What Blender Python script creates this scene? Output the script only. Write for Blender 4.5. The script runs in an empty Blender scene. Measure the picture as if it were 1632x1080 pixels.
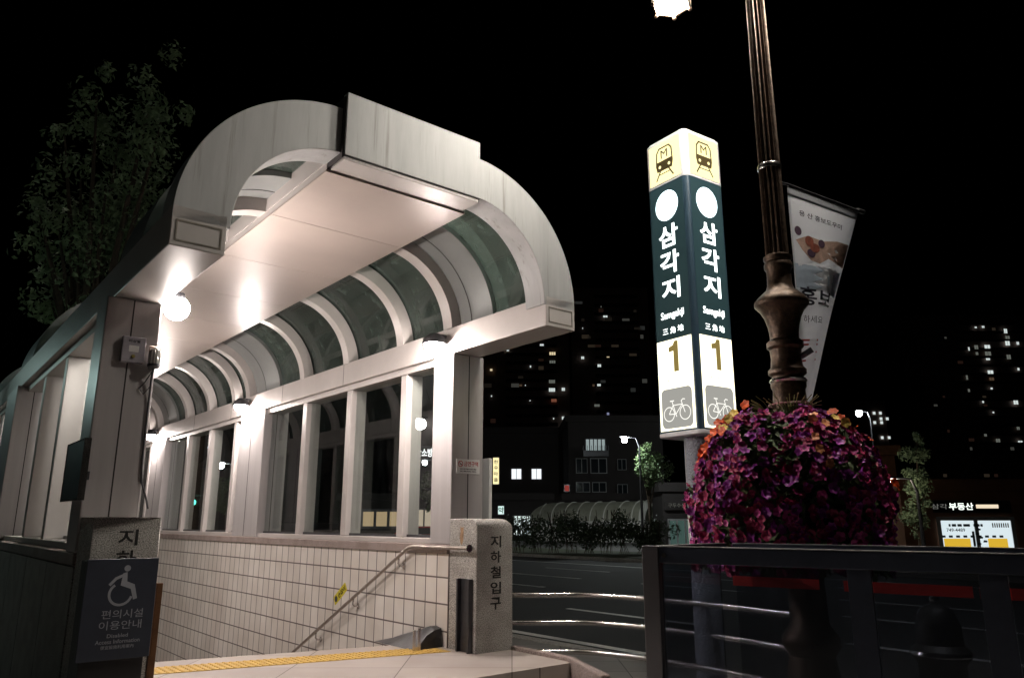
import bpy, bmesh, math, random
from mathutils import Vector, Matrix
R = math.radians
rng = random.Random(7)
sc = bpy.context.scene
col = sc.collection

# ------------------------------------------------------------------ camera
FPX, CX, CY, EYE = 1200.0, 816.0, 540.0, 1.5
PITCH = 13.676
cam = bpy.data.cameras.new('camera'); cam.sensor_width = 36; cam.lens = 36 * FPX / 1632
cam.clip_start = .05; cam.clip_end = 3000
co = bpy.data.objects.new('camera', cam); col.objects.link(co)
co.location = (0, 0, EYE); co.rotation_euler = (R(90 + PITCH), 0, 0)
sc.camera = co
# ------------------------------------------------------------------ night sky
w = bpy.data.worlds.new('World'); sc.world = w; w.use_nodes = True
nt = w.node_tree; bg = nt.nodes['Background']
sky = nt.nodes.new('ShaderNodeTexSky'); sky.sky_type = 'NISHITA'; sky.sun_disc = False
sky.sun_elevation = R(-7); sky.sun_rotation = R(200)
nt.links.new(sky.outputs[0], bg.inputs[0]); bg.inputs[1].default_value = 0.05
sc.view_settings.view_transform = 'Standard'; sc.view_settings.look = 'None'
sc.view_settings.exposure = 0; sc.view_settings.gamma = 1
sc.cycles.use_denoising = True
sc.cycles.max_bounces = 8; sc.cycles.transparent_max_bounces = 24
sc.cycles.sample_clamp_indirect = 4
sc.cycles.caustics_reflective = False; sc.cycles.caustics_refractive = False
# brightness of the lamps, seen and added
E_FLOOD, E_LANTERN, E_FAR, E_SIGN = 540, 105, 900, 2.8

# ------------------------------------------------------------------ frames
cP, sP = math.cos(R(PITCH)), math.sin(R(PITCH))
TH = R(39.165)
O2 = Vector((-.3273, 7.2448))
D1 = Vector((-math.sin(TH), math.cos(TH))); D2 = Vector((math.cos(TH), math.sin(TH)))
def AB(a, b, z=0):
    p = O2 + a * D2 + b * D1
    return Vector((p.x, p.y, z))
def at(x, y, D):                      # a point seen at photo position x, y, at depth D
    u, v = x - CX, CY - y
    f = FPX * cP - v * sP
    return Vector((u / f * D, D, EYE + (FPX * sP + v * cP) / f * D))

BASE = {}
def thing(name, label, cat, frame='W', base=(0, 0, 0), rot=0, group=None):
    o = bpy.data.objects.new(name, None); col.objects.link(o); o.empty_display_size = .2
    b = Vector(base)
    if frame == 'E':
        o.location = AB(*b); o.rotation_euler = (0, 0, TH); BASE[o.name] = b
    elif frame == 'W':
        o.location = b; BASE[o.name] = b
    else:
        o.location = b; o.rotation_euler = (0, 0, rot); BASE[o.name] = Vector((0, 0, 0))
    o['label'] = label; o['category'] = cat
    if group: o['group'] = group
    return o

class MB:
    def __init__(s): s.v = []; s.f = []
    def add(s, vs, fs):
        n = len(s.v); s.v += [Vector(p) for p in vs]; s.f += [tuple(i + n for i in f) for f in fs]; return s
    def box(s, x0, x1, y0, y1, z0, z1):
        return s.add([(x0,y0,z0),(x1,y0,z0),(x1,y1,z0),(x0,y1,z0),(x0,y0,z1),(x1,y0,z1),(x1,y1,z1),(x0,y1,z1)],
                     [(0,3,2,1),(4,5,6,7),(0,1,5,4),(1,2,6,5),(2,3,7,6),(3,0,4,7)])
    def prism(s, poly, f0, f1):       # poly of 2-d points, f0/f1 map a point to 3-d on the two ends
        n = len(poly)
        return s.add([f0(*p) for p in poly] + [f1(*p) for p in poly],
                     [tuple(range(n - 1, -1, -1)), tuple(range(n, 2 * n))] + [(i, (i + 1) % n, n + (i + 1) % n, n + i) for i in range(n)])
    def arc(s, cx, cz, r0, r1, t0, t1, y0, y1, n=24):   # ring sector in x-z, extruded along y
        vs = []; fs = []
        for i in range(n + 1):
            t = t0 + (t1 - t0) * i / n; c, q = math.cos(t), math.sin(t)
            vs += [(cx + r0*c, y0, cz + r0*q), (cx + r1*c, y0, cz + r1*q), (cx + r1*c, y1, cz + r1*q), (cx + r0*c, y1, cz + r0*q)]
        for i in range(n):
            k = 4 * i
            for j in range(4): fs.append((k + j, k + (j + 1) % 4, k + 4 + (j + 1) % 4, k + 4 + j))
        fs += [(3, 2, 1, 0), tuple(4 * n + j for j in range(4))]
        return s.add(vs, fs)
    def tube(s, pts, r, n=10):
        pts = [Vector(p) for p in pts]; rs = r if isinstance(r, (list, tuple)) else [r] * len(pts)
        vs = []; fs = []; up = None
        for i, p in enumerate(pts):
            t = (pts[min(i + 1, len(pts) - 1)] - pts[max(i - 1, 0)]).normalized()
            if up is None:
                up = t.orthogonal().normalized()
            up = (up - up.dot(t) * t).normalized(); q = t.cross(up)
            for j in range(n):
                a = 2 * math.pi * j / n
                vs.append(p + rs[i] * (math.cos(a) * up + math.sin(a) * q))
        m = len(pts)
        for i in range(m - 1):
            for j in range(n):
                fs.append((i*n + j, i*n + (j+1) % n, (i+1)*n + (j+1) % n, (i+1)*n + j))
        fs += [tuple(range(n - 1, -1, -1)), tuple((m - 1) * n + j for j in range(n))]
        return s.add(vs, fs)
    def lathe(s, prof, cx=0, cy=0, n=24, flute=0, nf=16):
        vs = []; fs = []; m = len(prof)
        for r, z in prof:
            for j in range(n):
                a = 2 * math.pi * j / n
                rr = r * (1 - flute * (.5 + .5 * math.cos(nf * a)))
                vs.append((cx + rr * math.cos(a), cy + rr * math.sin(a), z))
        for i in range(m - 1):
            for j in range(n):
                fs.append((i*n + j, i*n + (j+1) % n, (i+1)*n + (j+1) % n, (i+1)*n + j))
        fs += [tuple(range(n - 1, -1, -1)), tuple((m - 1) * n + j for j in range(n))]
        return s.add(vs, fs)
    def sphere(s, c, r, n=16, m=10, sz=1):
        prof = [(max(1e-4, r * math.sin(math.pi * i / m)), c[2] - sz * r * math.cos(math.pi * i / m)) for i in range(m + 1)]
        return s.lathe(prof, c[0], c[1], n)
    def mir(s):                       # mirror about the axis of the entrance
        s.v = [Vector((-2.83 - p.x, p.y, p.z)) for p in s.v]; s.f = [tuple(reversed(f)) for f in s.f]; return s
    def build(s, name, mat, parent=None, smooth=False, bevel=0, seg=2):
        me = bpy.data.meshes.new(name)
        b = BASE.get(parent.name, Vector((0, 0, 0))) if parent else Vector((0, 0, 0))
        me.from_pydata([p - b for p in s.v], [], s.f); me.update()
        bm = bmesh.new(); bm.from_mesh(me); bmesh.ops.recalc_face_normals(bm, faces=bm.faces[:]); bm.to_mesh(me); bm.free()
        o = link(name, me, mat, parent)
        if smooth:
            me.shade_smooth()
            if smooth != 'all': me.set_sharp_from_angle(angle=R(40))
        if bevel:
            m = o.modifiers.new('bevel', 'BEVEL'); m.width = bevel; m.segments = seg; m.limit_method = 'ANGLE'; m.angle_limit = R(40)
        return o
def link(name, me, mat, parent):
    o = bpy.data.objects.new(name, me); col.objects.link(o)
    if mat:
        if len(me.materials): me.materials[0] = mat
        else: me.materials.append(mat)
    if parent:
        o.parent = parent; BASE[o.name] = BASE.get(parent.name, Vector((0, 0, 0)))
    return o
def struct(o):
    o['kind'] = 'structure'; return o
def stuff(o):
    o['kind'] = 'stuff'; return o
def tag(o, label, cat, group=None):
    o['label'] = label; o['category'] = cat
    if group: o['group'] = group
    return o

class Pl:                             # a drawing plane: origin, right, up, outward normal
    def __init__(s, o, u, v, n):
        s.o, s.u, s.v, s.n = Vector(o), Vector(u).normalized(), Vector(v).normalized(), Vector(n).normalized()
    def __call__(s, x, y, h=0): return s.o + s.u * x + s.v * y + s.n * h
def poly(mb, pl, pts, h0, h1):
    return mb.prism(pts, lambda x, y: pl(x, y, h0), lambda x, y: pl(x, y, h1))
def ell(cx, cy, rx, ry, n=32, a0=0, a1=2 * math.pi, close=True):
    m = n if close else n + 1
    return [(cx + rx * math.cos(a0 + (a1 - a0) * i / n), cy + ry * math.sin(a0 + (a1 - a0) * i / n)) for i in range(m)]
def rrect(cx, cy, w_, h_, r, n=6):
    out = []
    for (sx, sy, a) in ((1, 1, 0), (-1, 1, 90), (-1, -1, 180), (1, -1, 270)):
        for i in range(n + 1):
            t = R(a + 90 * i / n); out.append((cx + sx * (w_/2 - r) + r * math.cos(t), cy + sy * (h_/2 - r) + r * math.sin(t)))
    return out
def ribbon(mb, pl, pts, wd, h0, h1, closed=False):
    P = [Vector(p) for p in pts]; n = len(P); L = []; Q = []
    for i in range(n):
        a = P[i] - P[i - 1] if (i or closed) else P[1] - P[0]
        b = P[(i + 1) % n] - P[i] if (i < n - 1 or closed) else P[-1] - P[-2]
        a.normalize(); b.normalize(); t = (a + b)
        t = t.normalized() if t.length > 1e-6 else b
        nn = Vector((-t.y, t.x)); k = max(.5, nn.dot(Vector((-b.y, b.x))))
        L.append(P[i] + nn * wd / 2 / k); Q.append(P[i] - nn * wd / 2 / k)
    m = n if closed else n - 1
    for i in range(m):
        j = (i + 1) % n
        poly(mb, pl, [L[i], L[j], Q[j], Q[i]], h0, h1)
    return mb
def text_mesh(body, size, bold=0, ext=.001, align='CENTER', spacing=1.0, line=1.0):
    cu = bpy.data.curves.new('txt', 'FONT'); cu.body = body; cu.size = size; cu.offset = bold; cu.extrude = ext
    cu.align_x = align; cu.align_y = 'CENTER'; cu.space_character = spacing; cu.space_line = line; cu.resolution_u = 3
    o = bpy.data.objects.new('txt', cu); col.objects.link(o)
    dg = bpy.context.evaluated_depsgraph_get(); dg.update()
    me = bpy.data.meshes.new_from_object(o.evaluated_get(dg), depsgraph=dg)
    bpy.data.objects.remove(o); bpy.data.curves.remove(cu)
    return me
def fit_text(body, width, height, bold=0, ext=.001):   # one glyph row squeezed into a box
    me = text_mesh(body, 1.0, bold, ext)
    xs = [v.co.x for v in me.vertices]; ys = [v.co.y for v in me.vertices]
    cx, cy = (min(xs) + max(xs)) / 2, (min(ys) + max(ys)) / 2
    sx, sy = width / (max(xs) - min(xs)), height / (max(ys) - min(ys))
    for v in me.vertices: v.co = Vector(((v.co.x - cx) * sx, (v.co.y - cy) * sy, v.co.z))
    return me
def put_text(name, me, pl, x, y, h, mat, parent):
    b = BASE.get(parent.name, Vector((0, 0, 0)))
    for v in me.vertices: v.co = pl(x + v.co.x, y + v.co.y, h + v.co.z) - b
    me.name = name
    return link(name, me, mat, parent)
def write(parent, pl, rows, mat, h, name='lettering'):
    for (body, x, y, wd, ht, bold) in rows:
        put_text(name, fit_text(body, wd, ht, bold), pl, x, y, h, mat, parent)

# ------------------------------------------------------------------ materials
def nodes(m): return m.node_tree.nodes, m.node_tree.links
def mat(name, c, rough=.5, metal=0, ns=0, amt=.15, bump=0, emit=0, ecol=None, stretch=None, spec=None, c2=None):
    m = bpy.data.materials.new(name); m.use_nodes = True
    N, L = nodes(m); p = N['Principled BSDF']
    p.inputs['Base Color'].default_value = (*c, 1); p.inputs['Roughness'].default_value = rough; p.inputs['Metallic'].default_value = metal
    if spec is not None: p.inputs['Specular IOR Level'].default_value = spec
    if ns:
        tc = N.new('ShaderNodeTexCoord'); mp = N.new('ShaderNodeMapping'); nz = N.new('ShaderNodeTexNoise')
        nz.inputs['Scale'].default_value = ns; nz.inputs['Detail'].default_value = 6; nz.inputs['Roughness'].default_value = .65
        if stretch: mp.inputs['Scale'].default_value = stretch
        L.new(tc.outputs['Object'], mp.inputs[0]); L.new(mp.outputs[0], nz.inputs['Vector'])
        rp = N.new('ShaderNodeValToRGB'); rp.color_ramp.elements[0].position = .3; rp.color_ramp.elements[1].position = .72
        lo = c2 if c2 else [x * (1 - amt) for x in c]
        rp.color_ramp.elements[0].color = (*lo, 1); rp.color_ramp.elements[1].color = (*[min(1, x * (1 + amt)) for x in c], 1)
        L.new(nz.outputs[0], rp.inputs[0]); L.new(rp.outputs[0], p.inputs['Base Color'])
        mr = N.new('ShaderNodeMapRange'); mr.inputs[3].default_value = max(.02, rough - .08); mr.inputs[4].default_value = min(1, rough + .1)
        L.new(nz.outputs[0], mr.inputs[0]); L.new(mr.outputs[0], p.inputs['Roughness'])
        if bump:
            b = N.new('ShaderNodeBump'); b.inputs['Strength'].default_value = bump; b.inputs['Distance'].default_value = .01
            L.new(nz.outputs[0], b.inputs['Height']); L.new(b.outputs[0], p.inputs['Normal'])
    if emit:
        p.inputs['Emission Color'].default_value = (*(ecol or c), 1); p.inputs['Emission Strength'].default_value = emit
    return m
def glow(name, c, s):
    m = bpy.data.materials.new(name); m.use_nodes = True
    N, L = nodes(m); N.remove(N['Principled BSDF']); e = N.new('ShaderNodeEmission')
    e.inputs[0].default_value = (*c, 1); e.inputs[1].default_value = s
    L.new(e.outputs[0], N['Material Output'].inputs[0]); return m
def glassmat(name, tint, dirt=(.1, .12, .11), dmix=.05, rough=.02, smudge=0, fres=1.45):
    m = bpy.data.materials.new(name); m.use_nodes = True
    N, L = nodes(m); N.remove(N['Principled BSDF'])
    tr = N.new('ShaderNodeBsdfTransparent'); tr.inputs[0].default_value = (*tint, 1)
    gl = N.new('ShaderNodeBsdfGlossy'); gl.inputs['Roughness'].default_value = rough; gl.inputs[0].default_value = (.9, .95, .95, 1)
    fr = N.new('ShaderNodeFresnel'); fr.inputs[0].default_value = fres
    d0 = N.new('ShaderNodeBsdfDiffuse'); d0.inputs[0].default_value = (*dirt, 1); d1 = N.new('ShaderNodeBsdfTranslucent'); d1.inputs[0].default_value = (*dirt, 1)
    df = N.new('ShaderNodeAddShader'); L.new(d0.outputs[0], df.inputs[0]); L.new(d1.outputs[0], df.inputs[1])
    a = N.new('ShaderNodeMixShader'); b = N.new('ShaderNodeMixShader')
    ge = N.new('ShaderNodeNewGeometry'); iv = N.new('ShaderNodeMath'); iv.operation = 'SUBTRACT'; iv.inputs[0].default_value = 1
    ml = N.new('ShaderNodeMath'); ml.operation = 'MULTIPLY'
    L.new(ge.outputs['Backfacing'], iv.inputs[1]); L.new(iv.outputs[0], ml.inputs[0]); L.new(fr.outputs[0], ml.inputs[1])
    L.new(ml.outputs[0], a.inputs[0]); L.new(tr.outputs[0], a.inputs[1]); L.new(gl.outputs[0], a.inputs[2])
    L.new(a.outputs[0], b.inputs[1]); L.new(df.outputs[0], b.inputs[2]); b.inputs[0].default_value = dmix
    if smudge:
        tc = N.new('ShaderNodeTexCoord'); mp = N.new('ShaderNodeMapping'); mp.inputs['Scale'].default_value = (2, 2, .5)
        nz = N.new('ShaderNodeTexNoise'); nz.inputs['Scale'].default_value = 3.5; nz.inputs['Detail'].default_value = 7
        mr = N.new('ShaderNodeMapRange'); mr.inputs[1].default_value = .35; mr.inputs[2].default_value = .75
        mr.inputs[3].default_value = dmix * .4; mr.inputs[4].default_value = dmix + smudge
        L.new(tc.outputs['Object'], mp.inputs[0]); L.new(mp.outputs[0], nz.inputs['Vector']); L.new(nz.outputs[0], mr.inputs[0]); L.new(mr.outputs[0], b.inputs[0])
    L.new(b.outputs[0], N['Material Output'].inputs[0]); return m
def granite(name, c, dark):
    m = mat(name, c, .75)
    N, L = nodes(m); p = N['Principled BSDF']
    tc = N.new('ShaderNodeTexCoord'); v = N.new('ShaderNodeTexNoise'); v.inputs['Scale'].default_value = 130; v.inputs['Detail'].default_value = 4
    g = N.new('ShaderNodeTexNoise'); g.inputs['Scale'].default_value = 5; g.inputs['Detail'].default_value = 5
    rp = N.new('ShaderNodeValToRGB'); e = rp.color_ramp.elements
    e[0].position = .36; e[0].color = (*dark, 1); e[1].position = .62; e[1].color = (*c, 1)
    mx = N.new('ShaderNodeMix'); mx.data_type = 'RGBA'; mx.blend_type = 'MULTIPLY'; mx.inputs[0].default_value = .5
    rg = N.new('ShaderNodeValToRGB'); rg.color_ramp.elements[0].position = .35; rg.color_ramp.elements[0].color = (.55, .52, .48, 1); rg.color_ramp.elements[1].position = .6
    L.new(tc.outputs['Object'], v.inputs['Vector']); L.new(tc.outputs['Object'], g.inputs['Vector'])
    L.new(v.outputs[0], rp.inputs[0]); L.new(g.outputs[0], rg.inputs[0])
    L.new(rp.outputs[0], mx.inputs[6]); L.new(rg.outputs[0], mx.inputs[7]); L.new(mx.outputs[2], p.inputs['Base Color'])
    b = N.new('ShaderNodeBump'); b.inputs['Strength'].default_value = .25; b.inputs['Distance'].default_value = .004
    L.new(v.outputs[0], b.inputs['Height']); L.new(b.outputs[0], p.inputs['Normal'])
    return m
def bricks(name, c1, c2, mortar, bw, rh, ms, rough, axes, offset=0, bump=.4):
    m = mat(name, c1, rough); N, L = nodes(m); p = N['Principled BSDF']
    tc = N.new('ShaderNodeTexCoord'); sp = N.new('ShaderNodeSeparateXYZ'); cb = N.new('ShaderNodeCombineXYZ')
    L.new(tc.outputs['Object'], sp.inputs[0]); L.new(sp.outputs[axes[0]], cb.inputs[0]); L.new(sp.outputs[axes[1]], cb.inputs[1])
    br = N.new('ShaderNodeTexBrick'); br.offset = offset; br.inputs['Scale'].default_value = 1
    br.inputs['Color1'].default_value = (*c1, 1); br.inputs['Color2'].default_value = (*c2, 1); br.inputs['Mortar'].default_value = (*mortar, 1)
    br.inputs['Mortar Size'].default_value = ms; br.inputs['Brick Width'].default_value = bw; br.inputs['Row Height'].default_value = rh; br.inputs['Mortar Smooth'].default_value = .2
    L.new(cb.outputs[0], br.inputs['Vector'])
    nz = N.new('ShaderNodeTexNoise'); nz.inputs['Scale'].default_value = 2.2; nz.inputs['Detail'].default_value = 6
    L.new(tc.outputs['Object'], nz.inputs['Vector'])
    rg = N.new('ShaderNodeValToRGB'); rg.color_ramp.elements[0].position = .3; rg.color_ramp.elements[0].color = (.78, .74, .7, 1); rg.color_ramp.elements[1].position = .65
    L.new(nz.outputs[0], rg.inputs[0])
    mx = N.new('ShaderNodeMix'); mx.data_type = 'RGBA'; mx.blend_type = 'MULTIPLY'; mx.inputs[0].default_value = .6
    L.new(br.outputs[0], mx.inputs[6]); L.new(rg.outputs[0], mx.inputs[7]); L.new(mx.outputs[2], p.inputs['Base Color'])
    b = N.new('ShaderNodeBump'); b.inputs['Strength'].default_value = bump; b.inputs['Distance'].default_value = .004; b.invert = True
    L.new(br.outputs['Fac'], b.inputs['Height']); L.new(b.outputs[0], p.inputs['Normal'])
    return m

alu = mat('aluminium_panel', (.43, .43, .43), .5, .05, 2.2, .14, stretch=(3, 3, .35))
N, L = nodes(alu); p_ = N['Principled BSDF']; src = p_.inputs['Base Color'].links[0].from_socket
tc = N.new('ShaderNodeTexCoord'); mp = N.new('ShaderNodeMapping'); mp.inputs['Scale'].default_value = (16, 16, .55)
nz = N.new('ShaderNodeTexNoise'); nz.inputs['Scale'].default_value = 1; nz.inputs['Detail'].default_value = 5; nz.inputs['Roughness'].default_value = .7
rp = N.new('ShaderNodeValToRGB'); rp.color_ramp.elements[0].position = .57; rp.color_ramp.elements[0].color = (1, 1, 1, 1); rp.color_ramp.elements[1].position = .74; rp.color_ramp.elements[1].color = (.42, .38, .32, 1)
mx = N.new('ShaderNodeMix'); mx.data_type = 'RGBA'; mx.blend_type = 'MULTIPLY'; mx.inputs[0].default_value = .8
L.new(tc.outputs['Object'], mp.inputs[0]); L.new(mp.outputs[0], nz.inputs['Vector']); L.new(nz.outputs[0], rp.inputs[0]); L.new(src, mx.inputs[6]); L.new(rp.outputs[0], mx.inputs[7]); L.new(mx.outputs[2], p_.inputs['Base Color'])
alu_in = mat('aluminium_panel_satin', (.53, .49, .47), .38, .12, 1.6, .09)
ceil_m = mat('ceiling_panel', (.43, .365, .33), .36, .1, 1.2, .08)
rib_dk = mat('grey_rib_cladding', (.24, .25, .245), .4, .1, 2, .12)
alu_col = mat('column_cladding', (.50, .47, .47), .36, .3, 2, .1, stretch=(4, 4, .25))
seam = mat('dark_seam', (.03, .025, .025), .7)
soot = mat('sooty_sealant', (.19, .17, .14), .8, 0, 9, .5)
win_glass = glassmat('window_glass', (.90, .93, .92), (.08, .09, .09), .008, .012, .025, 1.5)
roof_glass = glassmat('roof_glass', (.46, .54, .51), (.115, .14, .125), .42, .03, .10, 1.6)
fence_glass = glassmat('smoked_fence_glass', (.66, .68, .72), (.03, .03, .035), .05, .02, 0, 1.45)
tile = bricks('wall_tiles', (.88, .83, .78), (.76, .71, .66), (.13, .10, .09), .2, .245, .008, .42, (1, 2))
gran = granite('granite', (.58, .55, .51), (.13, .125, .12))
gran_pink = granite('pink_granite', (.44, .36, .33), (.16, .12, .11))
paving = bricks('granite_paving', (.30, .285, .27), (.26, .25, .24), (.08, .075, .07), .6, .6, .006, .7, (0, 1), 0, .3)
asphalt = mat('asphalt', (.022, .022, .023), .85, 0, 1.3, .35, bump=.05)
ground_m = mat('dark_pavement', (.09, .088, .085), .85, 0, 8, .3)
grass_m = mat('verge_soil', (.05, .06, .03), .95, 0, 6, .5)
paint = mat('road_paint', (.62, .62, .60), .6, 0, 25, .2)
yellow_t = mat('tactile_yellow', (.50, .31, .06), .6, 0, 14, .25)
steel = mat('stainless_steel', (.62, .58, .56), .22, 1, 30, .1)
steel_dk = mat('dark_steel', (.10, .10, .11), .35, .8, 12, .2)
iron = mat('cast_iron_bronze', (.075, .047, .03), .42, .6, 26, .6, bump=.55)
black = mat('black_paint', (.012, .012, .013), .5)
cut_black = mat('carved_black', (.015, .014, .013), .8)
navy = mat('navy_panel', (.028, .033, .048), .42, 0, 5, .2)
navy_txt = mat('grey_lettering', (.30, .31, .34), .5)
brown_m = mat('brown_metal', (.13, .06, .025), .45, .4, 6, .35)
white_m = mat('white_enamel', (.72, .71, .70), .45)
grey_box = mat('grey_enamel', (.34, .32, .36), .45, .1, 6, .1)
red_txt = mat('red_lettering', (.45, .03, .03), .5)
yellow_s = mat('yellow_sticker', (.65, .55, .03), .5)
flood_glow = glow('floodlight_lens', (1, .89, .83), E_FLOOD)
lantern_glow = glow('lantern_glass', (1, .93, .82), E_LANTERN); lantern_low = glow('lantern_lens', (1, .93, .82), E_LANTERN * 2.6)

# ------------------------------------------------------------------ ground and road
L_E = 16.4
mb = MB()
mb.box(-60, -3.2, -60, 120, -.3, 0); mb.box(-3.2, 2.5, -60, -.85, -.3, 0); mb.box(.44, 2.5, -.85, 120, -.3, 0); mb.box(-3.2, .44, L_E + .2, 120, -.3, 0)
mb.v = [AB(*p) for p in mb.v]; struct(mb.build('sidewalk', paving))
mb = MB().box(2.5, 2.68, -60, 120, -.4, .01); mb.v = [AB(*p) for p in mb.v]; struct(mb.build('kerb', gran))
mb = MB().box(2.68, 20.3, -300, 500, -.5, -.12); mb.v = [AB(*p) for p in mb.v]; struct(mb.build('road', asphalt))
mb = MB().box(20.3, 20.5, -300, 500, -.5, .02); mb.v = [AB(*p) for p in mb.v]; struct(mb.build('far_kerb', gran))
mb = MB().box(20.5, 1500, -800, 1500, -.6, 0); mb.v = [AB(*p) for p in mb.v]; struct(mb.build('ground', ground_m))
mb = MB().box(20.5, 25.5, -300, 500, -.3, .05); mb.v = [AB(*p) for p in mb.v]; struct(mb.build('verge', grass_m))
mb = MB()
def dash(a, b0, b1, wd=.13): mb.box(a - wd/2, a + wd/2, b0, b1, -.119, -.115)
dash(3.45, 1.0, 5.2, .15); dash(3.45, 8, 13); dash(3.45, -9, -5.5)
for a in (6.25, 9.2, 12.0, 14.9):
    for k in range(-5, 9): dash(a, k * 5.6 + a * .55 - 1.2, k * 5.6 + a * .55 + 2.0)
dash(17.6, -60, 200, .15)
mb.v = [AB(*p) for p in mb.v]; struct(mb.build('road_marking', paint))

# raised entrance paving with a skewed edge at the stair, then the stair
def skew(a): return .93 - .24 * (a + .35)
pl_ = lambda z: (lambda x, y: AB(x, y, z))
mb = MB().prism([(-2.79, -.85), (.395, -.85), (.395, 0.0), (-.005, .001), (-.005, skew(0)), (-2.79, skew(-2.79))], pl_(.0), pl_(.35))
mb.prism([(-4.6, -.85), (-2.79, -.85), (-2.79, -.001), (-4.6, -.001)], pl_(0), pl_(.349))
struct(mb.build('entrance_paving', bricks('entrance_paving', (.40, .35, .32), (.33, .29, .27), (.12, .10, .09), .9, .6, .005, .6, (0, 1), 0, .25)))
mb = MB().box(-2.79, .395, -1.2, -.853, 0.002, .17); mb.v = [AB(*p) for p in mb.v]; struct(mb.build('step', gran))
mb = MB()
for k in range(30):
    z = .35 - .165 * (k + 1); b0, b1 = .33 * k, .33 * (k + 1)
    mb.prism([(-2.79, skew(-2.79) + b0), (-.005, skew(0) + b0), (-.005, skew(0) + b1), (-2.79, skew(-2.79) + b1)], pl_(z - .3), pl_(z))
mb.prism([(-2.79, 11.4), (-.005, 10.6), (-.005, L_E), (-2.79, L_E)], pl_(-5.1), pl_(-4.75))
struct(mb.build('stairs', gran))
t = thing('tactile_strip', 'yellow studded tactile strip along the top of the stair', 'tactile paving', 'E', (-1.4, .6, .35))
mb = MB()
tp = lambda z: (lambda x, y: Vector((x, y, z)))
mb.prism([(-2.75, skew(-2.75) - .62), (-.10, skew(-.1) - .62), (-.10, skew(-.1) - .30), (-2.75, skew(-2.75) - .30)], tp(.3505), tp(.355))
mb.build('mat', yellow_t, t)
mb = MB()
a = -2.72
while a < -.13:
    for k in range(6):
        b = skew(a) - .595 + k * .054
        mb.lathe([(.017, .3545), (.013, .3595), (.004, .361)], a, b, 6)
    a += .054
stuff(mb.build('stud', yellow_t, t, smooth=True))

t = thing('kerb_stone', 'low pinkish granite edging bent around the corner of the entrance paving', 'kerb', 'E', (.44, -.4, .0))
mb = MB().prism([(.40, .0), (.47, .0), (.455, -.80), (.12, -1.55), (.05, -1.52), (.395, -.78)], tp(.0), tp(.385))
mb.build('edging', gran_pink, t, bevel=.012)

# ------------------------------------------------------------------ parapet walls
for side in ('R', 'L'):
    lab = 'cream tiled parapet wall of the stairwell under the right windows' if side == 'R' else 'dark unlit granite parapet wall under the left windows'
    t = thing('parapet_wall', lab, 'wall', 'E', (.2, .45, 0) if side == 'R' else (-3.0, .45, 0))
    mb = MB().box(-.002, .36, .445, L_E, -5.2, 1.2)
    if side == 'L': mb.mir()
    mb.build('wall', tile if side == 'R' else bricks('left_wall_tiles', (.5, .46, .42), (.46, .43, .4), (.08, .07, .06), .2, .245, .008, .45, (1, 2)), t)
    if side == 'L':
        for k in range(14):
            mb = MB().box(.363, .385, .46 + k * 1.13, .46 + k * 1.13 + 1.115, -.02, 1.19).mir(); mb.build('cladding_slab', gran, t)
    mb = MB().box(-.03, .40, .443, L_E, 1.2, 1.29)
    if side == 'L': mb.mir()
    mb.build('coping', gran_pink, t, bevel=.008)

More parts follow.
